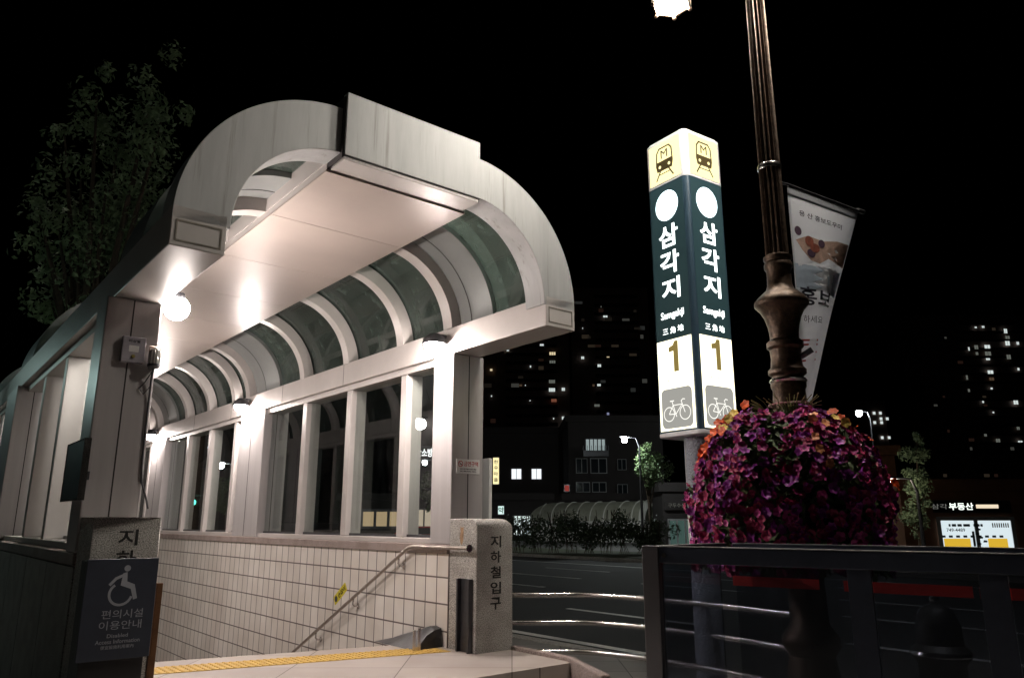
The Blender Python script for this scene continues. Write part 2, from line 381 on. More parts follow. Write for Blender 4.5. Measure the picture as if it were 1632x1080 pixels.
# ------------------------------------------------------------------ the canopy
can = thing('subway_canopy', 'aluminium barrel vault canopy with windows over the subway stair', 'subway entrance', 'E', (-1.415, .6, 0))
CXR, CZ = -.80, 3.42
H = math.pi / 2
cols = [(.44, .80), (5.5, 6.5), (10.83, 11.83), (15.95, L_E)]
wides = [(-.10, .60), (5.2, 6.3), (10.5, 11.6), (15.8, L_E)]
mulls = [1.5, 2.83, 4.16, 6.9, 8.2, 9.5, 12.2, 13.5, 14.8]
for side in (0, 1):
    def B(mb, *a, **k):
        if side: mb.mir()
        return mb.build(*a, **k)
    B(MB().box(0, .35, -1.0, L_E, 3.2, 3.475), 'beam', alu_in, can, bevel=.006)
    # the boxed end of the beam with its sooty outline
    e = bpy.data.objects.get('beam' if not side else 'beam.001')
    mb = MB()
    for (x0, x1, z0, z1) in ((.03, .32, 3.235, 3.245), (.03, .32, 3.368, 3.38), (.03, .04, 3.245, 3.368), (.31, .32, 3.245, 3.368)):
        mb.box(x0, x1, -1.003, -.998, z0, z1)
    if side: mb.mir()
    mb.build('end_frame', soot, e)
    for b in (1.0, 2.9, 4.85, 7, 9, 11, 13):
        mb = MB().box(-.002, .003, b, b + .008, 3.202, 3.473)
        if side: mb.mir()
        mb.build('panel_joint', seam, e)
    # front arch
    B(MB().arc(CXR, CZ, .78, 1.15, -.03, H, -1.0, -.74, 40), 'arch_frame', alu, can, smooth=True, bevel=.004)
    # frames over the columns, ribs between
    for (b0, b1) in wides:
        o = B(MB().arc(CXR, CZ, .90, 1.12, .06, H, b0, b1, 28), 'wide_rib', rib_dk, can, smooth=True)
        B(MB().arc(CXR, CZ, .78, .899, .06, H, b1 - .16, b1, 28), 'rib', alu_in, can, smooth=True)
        mid = (b0 + b1) / 2
        mb = MB().arc(CXR, CZ, .897, .903, .06, H, mid - .006, mid + .006, 28)
        if side: mb.mir()
        mb.build('panel_joint', seam, o)
    for b in mulls:
        B(MB().arc(CXR, CZ, .79, .93, .06, H, b - .07, b + .07, 28), 'rib', alu_in, can, smooth=True)
        B(MB().arc(CXR, CZ, .962, .99, .06, H, b - .08, b + .08, 28), 'rib_cap', steel_dk, can, smooth=True)
    edges = [-.745] + sorted([x for w_ in wides for x in w_] + mulls)
    prev = -.74
    for b in sorted([(b0, b1) for b0, b1 in wides] + [(m - .02, m + .02) for m in mulls]):
        if b[0] - prev > .1:
            B(MB().arc(CXR, CZ, .945, .957, .058, H, prev + .004, b[0] - .004, 20), 'roof_pane', roof_glass, can, smooth=True)
        prev = b[1]
    # columns
    for (b0, b1) in cols:
        o = B(MB().box(0.002, .395, b0, b1, 1.292, 3.198), 'column', alu_col, can, bevel=.01)
        mb = MB().box(.20, .21, b0 - .002, b0 + .01, 1.3, 3.19)
        if b1 - b0 > .8: mb.box(-.001, .01, (b0 + b1)/2 - .006, (b0 + b1)/2 + .006, 1.3, 3.19)
        if side: mb.mir()
        mb.build('panel_joint', seam, o)
    # windows
    bays = [(cols[i][1], cols[i + 1][0]) for i in range(3)]
    for (b0, b1) in bays:
        B(MB().box(.03, .30, b0 + .002, b1 - .002, 1.291, 1.345), 'window_sill', alu_in, can, bevel=.006)
        B(MB().box(.05, .28, b0 + .002, b1 - .002, 3.13, 3.199), 'window_head', alu_in, can)
        ms = [m for m in mulls if b0 < m < b1]
        for m in ms:
            B(MB().box(.06, .27, m - .065, m + .065, 1.346, 3.129), 'mullion', alu_in, can, bevel=.008)
        lim = [b0] + [x for m in ms for x in (m - .065, m + .065)] + [b1]
        for i in range(0, len(lim), 2):
            g_ = .075 if side else .13
            B(MB().box(g_, g_ + .006, lim[i] + .003, lim[i + 1] - .003, 1.346, 3.129), 'window_pane', win_glass, can)
            B(MB().box(g_ - .015, g_ + .025, lim[i] + .003, lim[i + 1] - .003, 1.347, 1.375), 'pane_bead', steel_dk, can)
# fascia, ceiling box and roof deck between the two vaults
fa = MB().box(-2.045, -.785, -1.05, -.98, 4.17, 4.69).build('fascia', alu, can, bevel=.006)
MB().box(-2.04, -.79, -1.035, -.80, 4.136, 4.167).build('lip', alu_in, fa, bevel=.004)
for x in (-2.055, -.784): MB().box(x, x + .009, -1.03, -.76, 4.15, 4.66).build('side_joint', seam, fa)
js = [-.80, .28, 1.58, 2.95, 4.3, 5.65, 7.0, 8.35, 9.7, 11.05, 12.4, 13.75, 15.1, L_E]
for i in range(len(js) - 1):
    MB().box(-2.07, -.76, js[i] + .004, js[i + 1] - .004, 4.12, 4.135).build('ceiling_panel', ceil_m, can)
MB().box(-2.06, -.77, -.78, L_E, 4.137, 4.20).build('ceiling_backing', alu_in, can)
MB().box(-2.065, -2.03, -.74, L_E, 4.202, 4.56).box(-.80, -.765, -.74, L_E, 4.202, 4.56).build('ceiling_side', alu_in, can)
MB().box(-2.06, -.77, -.74, L_E, 4.562, 4.59).build('roof_deck', alu, can)
MB().box(-2.805, -.025, L_E - .08, L_E - .02, -4.74, 4.1).build('leak_stop_wall', alu_in, can)  # closes the unseen far end, added to stop light leaks

# ------------------------------------------------------------------ floodlights
def flood(a, b, z, sx, label):
    t = thing('floodlight', label, 'floodlight', 'E', (a, b, z), group='floodlights under the canopy')
    sgn = 1 if sx > 0 else -1
    MB().sphere((a, b, z), .10, 20, 12).build('lens', flood_glow, t, smooth='all')
    e = sgn * .10
    if sx > 0:
        MB().lathe([(.125, z + .005), (.128, z + .02), (.115, z + .07), (.06, z + .115), (.03, z + .12)], a, b, 24).build('housing', steel_dk, t, smooth=True)
        MB().tube([(a, b, z + .10), (a + .07, b, z + .11), (a + .142, b, z + .11)], .02, 8).build('bracket', steel_dk, t, smooth=True)
    else:
        MB().lathe([(.055, z + .075), (.06, z + .09), (.05, z + .13)], a, b, 20).build('housing', steel_dk, t, smooth=True)
        MB().tube([(a, b, z + .115), (a - .10, b, z + .125), (a - .15, b, z + .125)], .014, 8).build('bracket', steel_dk, t, smooth=True)
    return t
flood(-.145, .58, 3.285, 1, 'glaring floodlight on the beam above the nearest right column')
flood(-.145, 6.15, 3.30, 1, 'glaring floodlight above the second right column, left of the dark windows')
flood(-2.685, .58, 3.22, -1, 'glaring floodlight at the top of the near left column')
flood(-2.685, 5.7, 3.22, -1, 'floodlight shining through the left windows')
flood(-.145, 11.5, 3.30, 1, 'farthest floodlight, deep inside the canopy on the right beam')

# ------------------------------------------------------------------ granite posts
def granite_post(side, letters):
    t = thing('granite_post', 'pale granite post lettered for the subway, right of the stair' if side == 'R' else
              'granite post half hidden by the navy wheelchair sign', 'stone post', 'E', (.21, .2, .3) if side == 'R' else (-2.99, .2, .3), group='granite posts of the entrance')
    zt = 1.535
    me = bpy.data.meshes.new('stone'); bm = bmesh.new()
    bmesh.ops.create_cube(bm, size=1)
    for v in bm.verts:
        v.co = Vector((.215 + v.co.x * .43, .22 + v.co.y * .44, (.2 + zt) / 2 + v.co.z * (zt - .2)))
        if side == 'L': v.co.x = -2.83 - v.co.x + .05
    bm.edges.ensure_lookup_table()
    xo = max(v.co.x for v in bm.verts) if side == 'R' else min(v.co.x for v in bm.verts)
    ed = [e for e in bm.edges if all(v.co.z > 1.5 for v in e.verts) and (all(v.co.y < .01 for v in e.verts) or all(abs(v.co.x - xo) < .01 for v in e.verts))]
    bmesh.ops.bevel(bm, geom=ed, offset=.095, segments=8, affect='EDGES', profile=.5)
    bmesh.ops.recalc_face_normals(bm, faces=bm.faces[:])
    for v in bm.verts: v.co -= BASE[t.name]
    bm.to_mesh(me); bm.free()
    o = link('stone', me, gran, t); me.shade_smooth(); me.set_sharp_from_angle(angle=R(50))
    m = o.modifiers.new('bevel', 'BEVEL'); m.width = .008; m.segments = 2; m.limit_method = 'ANGLE'; m.angle_limit = R(60)
    x0 = 0 if side == 'R' else -3.21
    pl = Pl((x0, 0, 0), (1, 0, 0), (0, 0, 1), (0, -1, 0))
    write(t, pl, [(ch, .225, (1.325 if side == 'R' else 1.40) - .139 * i, .125, .108, .018) for i, ch in enumerate(letters)], cut_black, .0012)
    return t
pr = granite_post('R', '지하철입구')
poly(MB(), Pl((-.001, .24, 1.38), (0, -1, 0), (0, 0, 1), (-1, 0, 0)), [(-.02, -.07), (.005, -.09), (.022, -.05), (.03, .0), (.026, .045), (.03, .08), (.0, .07), (-.022, .085), (-.018, .03), (-.03, -.01)], 0, .0015).build('rust_stain', mat('rust_stain', (.34, .21, .12), .9, 0, 30, .4), pr)
granite_post('L', '지하철입구')
for side in (0, 1):
    t = thing('barrier_channel', 'dark metal flood barrier channel on the right granite post' if not side else 'flood barrier channel on the left granite post, coloured brown as lit', 'channel', 'E', (-.03, .15, .35) if not side else (-2.73, .1, .35))
    def c(mb): return mb if not side else MB.mir(mb)
    for (x0, x1, b0, b1) in ((-.012, -.002, .05, .25), (-.05, -.0121, .05, .075), (-.05, -.0121, .225, .25)):
        mb = MB().box(x0, x1, b0, b1, .351, .99 if not side else 1.09)
        if side: mb.mir(); mb.v = [v + Vector((.052, -.06, 0)) for v in mb.v]
        mb.build('flange' if x0 < -.02 else 'web', steel_dk if not side else brown_m, t, bevel=.002)  # left channel coloured brown for the light falling on it

# ------------------------------------------------------------------ handrail, sheet, stub, stickers
t = thing('handrail', 'stainless handrail running down the cream tiled wall', 'handrail', 'E', (-.08, 1.1, 1.2))
path = [(-.08, .02, 1.268), (-.08, .98, 1.262), (-.08, 1.06, 1.25), (-.08, 1.13, 1.22), (-.08, 7.0, -1.71)]
MB().tube(path, .0185, 14).build('rail', mat('worn_steel', (.42, .36, .32), .3, .9, 20, .25), t, smooth=True)
for (b, z) in ((1.25, 1.155), (2.2, .685), (3.1, .235), (4.05, -.24), (5, -.71)):
    mb = MB().tube([(-.08, b, z - .02), (-.08, b + .01, z - .07), (-.06, b + .015, z - .095), (-.003, b + .015, z - .10)], .011, 8)
    mb.tube([(-.012, b + .015, z - .10), (-.0025, b + .015, z - .10)], .032, 14)
    mb.build('bracket', steel, t, smooth=True)
mb = MB().lathe([(.036, 0), (.036, .01)], 0, 0, 16); mb.v = [Vector((-.08 + v.x, .012 - v.z, 1.268 + v.y)) for v in mb.v]
mb.tube([(-.08, .045, 1.268), (-.002, .045, 1.268)], .013, 8)
mb.build('end_flange', steel, t, smooth=True)
t = thing('handrail_sticker', 'small yellow sticker slanting on the tiles above the handrail', 'sticker', 'E', (-.003, 2.65, .68))
pl = Pl((-.003, 2.68, .685), (0, -.83, .56), (0, .56, .83), (-1, 0, 0))
poly(MB(), pl, rrect(0, 0, .34, .105, .015), 0, .0015).build('backing', yellow_s, t)
mb = poly(MB(), pl, ell(-.115, 0, .035, .035, 20), .002, .003); mb.build('roundel', navy, t)
write(t, pl, [('손잡이', .045, 0, .19, .06, .01)], cut_black, .003)
t = thing('tarpaulin', 'black sheet bundled at the foot of the tiled wall', 'tarpaulin', 'E', (-.15, .9, .35))
mb = MB()
pr_ = [(.50, .17), (.62, .185), (.75, .16), (.9, .12), (1.08, .06), (1.22, .03)]
vs = []; fs = []
for i, (b, hh) in enumerate(pr_):
    for j, (x, k) in enumerate(((-.02, .02), (-.025, 1), (-.1, .92 + .1 * math.sin(i * 2)), (-.2, .5 + .2 * math.cos(i * 3)), (-.31, .12), (-.34, .0))):
        vs.append((x, b + .02 * math.sin(3 * i + j), .352 + hh * k))
n = 6
for i in range(len(pr_) - 1):
    for j in range(n - 1): fs.append((i*n + j, i*n + j + 1, (i+1)*n + j + 1, (i+1)*n + j))
fs += [tuple(range(n)), tuple((len(pr_) - 1) * n + j for j in range(n))]
mb.add(vs, fs); mb.build('sheet', mat('black_sheet', (.02, .02, .022), .35, 0, 14, .4, bump=.5), t, smooth=True)
t = thing('metal_stub', 'pair of short steel uprights in front of the black sheet', 'metal upright', 'E', (-.38, .5, .35))
MB().box(-.37, -.345, .46, .475, .351, .535).build('upright', steel, t, bevel=.002)
MB().box(-.315, -.29, .46, .475, .351, .55).build('upright', steel, t, bevel=.002)
MB().box(-.345, -.315, .463, .472, .351, .39).build('web', steel, t)

# ------------------------------------------------------------------ things on the columns
t = thing('control_box', 'grey control box high on the left column', 'electric box', 'E', (-3.01, .42, 2.78))
MB().box(-3.095, -2.93, .385, .438, 2.69, 2.89).build('case', grey_box, t, bevel=.006)
pl = Pl((-3.0125, .385, 2.79), (1, 0, 0), (0, 0, 1), (0, -1, 0))
poly(MB(), pl, rrect(.0, .005, .07, .05, .004), .0005, .002).build('window_label', white_m, t)
write(t, pl, [('비상벨', 0, .065, .08, .022, .01)], cut_black, .0012)
mb = poly(MB(), pl, ell(0, -.055, .013, .013, 16), .0005, .012); mb.build('button', mat('brass', (.4, .33, .1), .35, .8), t)
t = thing('signal_lamp', 'ribbed glass signal lamp beside the control box with a hanging cable', 'signal lamp', 'E', (-2.86, .37, 2.72))
MB().lathe([(.042, 2.69), (.045, 2.70), (.045, 2.78), (.036, 2.80)], -2.865, .36, 24, .12, 12).build('ribbed_glass', mat('frosted_glass', (.55, .53, .5), .15, .5), t, smooth=True)
MB().tube([(-2.905, .36, 2.78), (-2.905, .36, 2.825), (-2.825, .36, 2.825), (-2.825, .36, 2.78)], .004, 6).build('guard', brown_m, t)
MB().lathe([(.03, 2.655), (.046, 2.668), (.046, 2.689)], -2.865, .36, 20).build('base', steel_dk, t, smooth=True)
MB().box(-2.885, -2.845, .38, .438, 2.66, 2.70).build('mount', steel_dk, t)
MB().tube([(-2.865, .36, 2.655), (-2.86, .40, 2.56), (-2.855, .425, 2.4), (-2.853, .428, 2.1), (-2.85, .428, 1.9), (-2.84, .428, 1.80), (-2.79, .428, 1.66), (-2.775, .428, 1.60)], .0075, 8).build('conduit', steel_dk, t, smooth=True)
MB().tube([(-2.865, .37, 2.64), (-2.90, .42, 2.55), (-2.935, .426, 2.50), (-2.90, .425, 2.46), (-2.86, .423, 2.52)], .004, 6).build('cable_loop', black, t, smooth=True)
t = thing('no_smoking_sign', 'white no smoking sign with red lettering on the right column', 'sign', 'E', (.2, .43, 2.05))
MB().box(.055, .345, .428, .437, 1.975, 2.12).build('plate', white_m, t, bevel=.003)
pl = Pl((.2, .428, 2.05), (1, 0, 0), (0, 0, 1), (0, -1, 0))
write(t, pl, [('금연구역', .035, .025, .175, .05, .012)], red_txt, .0012)
mb = ribbon(MB(), pl, ell(-.095, .022, .027, .027, 24), .007, .0005, .0015, True); ribbon(mb, pl, [(-.113, .04), (-.077, .004)], .007, .0016, .002)
mb.build('symbol', red_txt, t)
mb = ribbon(MB(), pl, [(-.11, .02), (-.08, .02)], .006, .0022, .0026); mb.build('cigarette', cut_black, t)
write(t, pl, [('이곳은 금연구역입니다 흡연시 과태료', .0, -.028, .2, .014, .004), ('NO SMOKING AREA', 0, -.05, .2, .012, .004)], cut_black, .0012)
t = thing('notice_board', 'white framed notice board with papers outside the nearest right window', 'notice board', 'E', (.62, 1.1, 1.0))
MB().box(.56, .60, .55, 1.62, 1.38, 2.16).build('frame', white_m, t, bevel=.004)
for (b, z0, z1) in ((.95, 1.98, 2.11), (.95, 1.75, 1.94), (.95, 1.43, 1.72), (1.38, 1.75, 2.05), (1.38, 1.43, 1.72)):
    MB().box(.553, .558, b - .17, b + .19, z0, z1).build('paper', mat('paper', (.62, .60, .60), .7, 0, 40, .25), t)
MB().box(.57, .59, .66, .70, 0.0, 1.38).box(.57, .59, 1.5, 1.54, 0.0, 1.38).build('stand', steel, t)
t = thing('information_board', 'dark board with a pale edge fixed outside the left windows', 'board', 'E', (-3.26, .5, 1.9))
MB().box(-3.29, -3.255, .21, .85, 1.66, 2.07).build('panel', navy, t, bevel=.004)
mb = MB()
for (b0, b1, z0, z1) in ((.2, .21, 1.65, 2.08), (.85, .86, 1.65, 2.08), (.21, .85, 1.65, 1.66), (.21, .85, 2.07, 2.08)): mb.box(-3.294, -3.25, b0, b1, z0, z1)
mb.build('edge_frame', steel, t)
MB().box(-3.25, -3.2, .4, .46, 1.8, 1.86).build('fixing', steel_dk, t)

# wheelchair sign on its cabinet
t = thing('access_sign', 'navy wheelchair access information sign before the left granite post', 'sign', 'E', (-3.05, -.2, .3))
MB().box(-3.285, -2.865, -.36, -.33, .67, 1.275).build('panel', navy, t, bevel=.004)
MB().box(-3.26, -2.89, -.328, -.04, .351, 1.26).build('cabinet', black, t, bevel=.006)
pl = Pl((-3.06, -.36, .97), (1, 0, 0), (0, 0, 1), (0, -1, 0))
mb = poly(MB(), pl, ell(.01, .245, .019, .019, 20), .0005, .0015)
poly(mb, pl, [(-.012, .215), (.012, .222), (.016, .165), (.062, .145), (.085, .06), (.062, .052), (.042, .118), (-.02, .142)], .0005, .0015)
ribbon(mb, pl, [(-.005, .205), (-.05, .185), (-.085, .145)], .017, .0017, .0022)
ribbon(mb, pl, ell(-.015, .09, .066, .066, 26, R(125), R(345), False), .015, .0024, .003)
mb.build('wheelchair_symbol', navy_txt, t)
write(t, pl, [('편의시설', .01, -.03, .24, .052, .0), ('이용안내', .005, -.096, .245, .052, .0), ('Disabled', -.005, -.158, .12, .022, .006), ('Access Information', 0, -.192, .255, .024, .006), ('便宜設施利用案內', .0, -.225, .19, .022, .0)], navy_txt, .0012)

# ------------------------------------------------------------------ totem sign
DT = 6.8
C0 = Vector((.2512 * DT, DT, 0)); al = R(55.7); S = .5157 / 6.4 * DT
dl = Vector((-math.cos(al), math.sin(al), 0)); dr = Vector((math.sin(al), math.cos(al), 0))
ctr = C0 + (dl + dr) * S / 2
def tz(z): return 1.5 + (z - 1.5) * DT / 6.4
t = thing('station_totem', 'tall illuminated square subway sign column numbered 1', 'station sign', 'W', (ctr.x, ctr.y, 0))
def rsq(s_, r, z):
    pts = rrect(0, 0, s_, s_, r, 6)
    ex = dr; ey = dl
    return [ctr + ex * x + ey * y + Vector((0, 0, z)) for x, y in pts]
def sq(s_, r, z0, z1):
    a_ = rsq(s_, r, z0); b_ = rsq(s_, r, z1); n_ = len(a_)
    return MB().add(a_ + b_, [tuple(range(n_ - 1, -1, -1)), tuple(range(n_, 2 * n_))] + [(i, (i+1) % n_, n_ + (i+1) % n_, n_ + i) for i in range(n_)])
frame_w = mat('totem_frame_white', (.55, .54, .56), .4)
frame_n = mat('totem_body_navy', (.025, .05, .075), .3, .1)
yel_glow = glow('backlit_yellow', (1, .90, .44), E_SIGN * .56)
warm_glow = glow('backlit_cream', (1, .93, .66), E_SIGN * .9)
cyan_glow = glow('backlit_disc', (.80, .97, 1), E_SIGN * 1.1)
let_glow = glow('backlit_letters', (.93, 1, .97), E_SIGN * 1.2)
grey_glow = glow('backlit_grey', (.47, .46, .42), .8)
bike_glow = glow('backlit_bicycle', (1, .98, .9), 1.15)
icon_m = mat('icon_brown', (.05, .035, .01), .5)
one_m = glow('backlit_ochre', (.45, .33, .10), .6)
cap_m = glow('backlit_faint_print', (1, .85, .55), .75)
face_m = mat('totem_face', (.018, .038, .046), .3, 0, emit=.035, ecol=(.35, .70, .72))
sq(S, .06, tz(4.63), tz(5.09)).build('head', frame_w, t, smooth=True)
sq(S - .03, .06, tz(5.09) + .001, tz(5.115)).build('cap', frame_w, t, smooth=True, bevel=.01)
sq(S - .004, .055, tz(2.275), tz(4.628)).build('body', frame_n, t, smooth=True)
sq(S + .004, .06, tz(2.235), tz(2.274)).build('bottom_frame', frame_w, t, smooth=True, bevel=.008)
for (d, nrm, u) in ((dl, -dr, -dl), (dr, -dl, dr)):
    pl = Pl(C0 + d * S / 2, u, (0, 0, 1), nrm)
    W_ = S - .125
    def zc(z): return tz(z)
    def rect(z0, z1, wd): return [(-wd/2, zc(z0)), (wd/2, zc(z0)), (wd/2, zc(z1)), (-wd/2, zc(z1))]
    poly(MB(), pl, rect(4.655, 5.065, W_), .0005, .003).build('backlit_panel', yel_glow, t)
    poly(MB(), pl, rect(3.115, 4.615, W_ + .02), -.001, .002).build('face_panel', face_m, t)
    poly(MB(), pl, rect(2.29, 3.11, W_ + .02), .0005, .003).build('backlit_panel', warm_glow, t)
    k = DT / 6.4
    # train pictogram
    zc0 = tz(4.87)
    mb = MB()
    body = [(-.085, -.09), (.085, -.09), (.098, -.03), (.09, .10), (.06, .14), (-.06, .14), (-.09, .10), (-.098, -.03)]
    ribbon(mb, pl, [(x * k * 1.05, zc0 + y * k) for x, y in body], .016, .0032, .0045, True)
    low = [(-.088, -.088), (.088, -.088), (.098, -.03), (.095, .005), (-.095, .005), (-.098, -.03)]
    poly(mb, pl, [(x * k * 1.04, zc0 + y * k) for x, y in low], .0032, .0042)
    ribbon(mb, pl, [(-.05 * k, zc0 - .09 * k), (-.11 * k, zc0 - .185 * k)], .016, .0046, .005)
    ribbon(mb, pl, [(.05 * k, zc0 - .09 * k), (.11 * k, zc0 - .185 * k)], .016, .0046, .005)
    ribbon(mb, pl, [(-.075 * k, zc0 - .13 * k), (.075 * k, zc0 - .13 * k)], .010, .0052, .0055)
    mb.build('train_pictogram', icon_m, t)
    mb = poly(MB(), pl, ell(-.06 * k, zc0 - .052 * k, .017, .017, 16), .0046, .0052); poly(mb, pl, ell(.06 * k, zc0 - .052 * k, .017, .017, 16), .0046, .0052)
    mb.build('pictogram_headlight', yel_glow, t)
    write(t, pl, [('M', 0, zc0 + .072 * k, .085 * k, .085 * k, .0)], icon_m, .0046)
    poly(MB(), pl, ell(0, tz(4.405), .142 * k, .150 * k, 40), .0025, .004).build('line_disc', cyan_glow, t)
    write(t, pl, [('삼', 0, tz(4.10), .235 * k, .215 * k, .022), ('각', 0, tz(3.84), .235 * k, .215 * k, .022), ('지', 0, tz(3.585), .225 * k, .20 * k, .022),
                  ('Samgakji', 0, tz(3.335), .28 * k, .088 * k, .008), ('三 角 地', 0, tz(3.195), .25 * k, .062 * k, .004)], let_glow, .0035)
    poly(MB(), pl, [(x * k, tz(2.81) + y * k) for x, y in [(-.010, 0), (.048, 0), (.048, .28), (.006, .28), (-.014, .245), (-.066, .23), (-.066, .186), (-.010, .192)]], .0042, .0052).build('number_one', one_m, t)
    write(t, pl, [('전쟁기념관', -.06 * k, tz(2.73), .15 * k, .04 * k, 0)], cap_m, .0042)
    poly(MB(), pl, rrect(0, tz(2.485), W_ - .035, .355 * k, .05), .0036, .0045).build('grey_panel', grey_glow, t)
    mb = MB(); bz = tz(2.455); q = .00005
    def st(pts, wd, i): ribbon(mb, pl, [(x * k, bz + y * k) for x, y in pts], wd, .005 + i * .0004, .0053 + i * .0004)
    ribbon(mb, pl, [(x * k, bz + y * k) for x, y in ell(-.095, -.02, .062, .062, 28)], .009, .005, .0053, True)
    ribbon(mb, pl, [(x * k, bz + y * k) for x, y in ell(.095, -.02, .062, .062, 28)], .009, .005, .0053, True)
    st([(-.095, -.02), (-.015, -.025), (.062, .055), (-.045, .055), (-.095, -.02)], .009, 1)
    st([(-.015, -.025), (-.055, .09)], .009, 2); st([(-.08, .095), (-.03, .095)], .011, 3)
    st([(.095, -.02), (.055, .085), (.075, .10), (.10, .095)], .009, 4); st([(-.015, -.025), (-.005, -.05)], .01, 5)
    mb.build('bicycle_pictogram', bike_glow, t)
wrap = mat('knobbly_pole_wrap', (.27, .29, .33), .7)
N, L = nodes(wrap)
tc = N.new('ShaderNodeTexCoord'); vo = N.new('ShaderNodeTexVoronoi'); vo.inputs['Scale'].default_value = 55
b_ = N.new('ShaderNodeBump'); b_.inputs['Strength'].default_value = .9; b_.inputs['Distance'].default_value = .012; b_.invert = True
L.new(tc.outputs['Object'], vo.inputs['Vector']); L.new(vo.outputs[0], b_.inputs['Height']); L.new(b_.outputs[0], N['Principled BSDF'].inputs['Normal'])
MB().lathe([(.125, 0), (.125, tz(2.235))], ctr.x - .03, ctr.y - .05, 32).build('pole', wrap, t, smooth=True)
MB().lathe([(.128, 1.22), (.128, 1.58)], ctr.x - .03, ctr.y - .05, 32).build('poster_sheet', white_m, t, smooth=True)

# ------------------------------------------------------------------ lamp post, lantern
DL = 5.5
lx, ly = .3725 * DL, DL
def zy(y, D=DL): return at(1240, y, D).z
def rw(y, hw, D=DL): v = CY - y; return hw / (FPX * cP - v * sP) * D
lamp = thing('street_lamp', 'ornate bronze lamp post with fluted shaft rising out of the flower basket', 'street lamp', 'W', (lx, ly, 0))
sh = [(rw(407, 18), zy(408)), (rw(200, 16.5), zy(200)), (rw(0, 14), zy(0)), (.066, 7.0)]
MB().lathe(sh, lx, ly, 96, .22, 16).build('fluted_shaft', iron, lamp, smooth=True)
prof = [(24, 720), (25, 650), (26, 640), (24.5, 622), (27, 617), (27, 612), (24, 607), (24, 600), (29, 596), (29, 590), (24.5, 585), (23, 572), (24, 558), (28, 554), (28, 546),
        (22, 541), (22.5, 530), (24, 520), (28, 506), (34, 495), (38, 491), (41.5, 487), (41.5, 482), (36, 475), (28, 468), (22, 463), (19, 455), (18.5, 440), (19, 432), (21.5, 428), (21.5, 422), (19.5, 418), (21.5, 414), (21.5, 410), (18.5, 408)]
MB().lathe([(rw(y, h), zy(y)) for h, y in prof], lx, ly, 40).build('turned_collar', iron, lamp, smooth=True)
MB().lathe([(.21, 0), (.21, .12), (.18, .16), (.17, .5), (.15, .62), (.19, .68), (.19, .74), (.13, .82), (.12, 1.1), (.105, zy(720) - .001)], lx, ly, 40).build('base', iron, lamp, smooth=True)
MB().lathe([(rw(268, 17.6), zy(272)), (rw(268, 18.6), zy(270)), (rw(268, 18.6), zy(266)), (rw(268, 17.5), zy(264))], lx, ly, 32).build('clamp_ring', steel, lamp, smooth=True)
MB().lathe([(rw(625, 27), zy(600) - .02), (rw(625, 29), zy(600) - .035), (rw(625, 27), zy(600) - .05)], lx, ly, 32).build('clamp_ring', steel, lamp, smooth=True)
lanx, lany = at(1070, 10, 5.9)[:2]; lz = at(1070, 10, 5.9).z; la2x, la2y = 2 * lx - lanx, 2 * ly - lany
for ux, uy in ((lanx, lany), (la2x, la2y)):
    MB().tube([(lx, ly, 6.85), (lx * .7 + ux * .3, ly * .7 + uy * .3, 7.08), (lx * .25 + ux * .75, ly * .25 + uy * .75, 7.2), (ux, uy, 7.12), (ux, uy, 6.94)], .03, 10).build('arm', iron, lamp, smooth=True)
def hexr(r, z, cx, cy): return [(cx + r * math.cos(R(60 * i + 10)), cy + r * math.sin(R(60 * i + 10)), z) for i in range(6)]
def lantern(parent, cx, cy, z0, s=1):
    ln = MB(); r0, r1, hh = .165 * s, .25 * s, .62 * s
    lo, hi = hexr(r0, z0 + .02, cx, cy), hexr(r1, z0 + hh, cx, cy)
    MB().add(lo, [(5, 4, 3, 2, 1, 0)]).add([(x, y, z + .004) for x, y, z in lo], [(0, 1, 2, 3, 4, 5)]).build('lantern_lens', lantern_low, parent)
    lo = [(x, y, z + .006) for x, y, z in lo]
    lt = MB().add(lo + hi, [(5, 4, 3, 2, 1, 0)] + [(i, (i + 1) % 6, 6 + (i + 1) % 6, 6 + i) for i in range(6)] + [(6, 7, 8, 9, 10, 11)]).build('lantern_glass', lantern_glow, parent)
    fr = MB()
    lo2, hi2 = hexr(r0 + .012, z0 + .015, cx, cy), hexr(r1 + .012, z0 + hh, cx, cy)
    for i in range(6):
        fr.tube([lo2[i], hi2[i]], .012 * s, 6); fr.tube([lo2[i], lo2[(i + 1) % 6]], .013 * s, 6); fr.tube([hi2[i], hi2[(i + 1) % 6]], .016 * s, 6)
        fr.sphere((lo2[i][0], lo2[i][1], z0 - .005), .022 * s, 10, 6)
    fr.build('lantern_frame', iron, parent, smooth=True)
    MB().lathe([(r1 + .03, z0 + hh + .015), (r1 * .7, z0 + hh + .12 * s), (.05, z0 + hh + .24 * s), (.03, z0 + hh + .32 * s)], cx, cy, 6).build('lantern_roof', iron, parent)
lantern(lamp, lanx, lany, lz)
lantern(lamp, la2x, la2y, lz)  # second lantern, added out of view to light the banner
d_ = at(15, 692, 26)
l2 = thing('street_lamp', 'distant lantern street lamp seen through the left windows', 'street lamp', 'W', (d_.x, d_.y, 0))
MB().lathe([(.15, 0), (.15, .5), (.08, .6), (.07, 5), (.06, 6.4)], d_.x + .7, d_.y, 16).build('shaft', iron, l2, smooth=True)
MB().tube([(d_.x + .7, d_.y, 6.2), (d_.x + .3, d_.y, 6.4), (d_.x, d_.y, 6.3), (d_.x, d_.y, 5.6)], .03, 8).build('arm', iron, l2, smooth=True)
d_.z -= .57
lantern(l2, d_.x, d_.y, d_.z, 1.55)

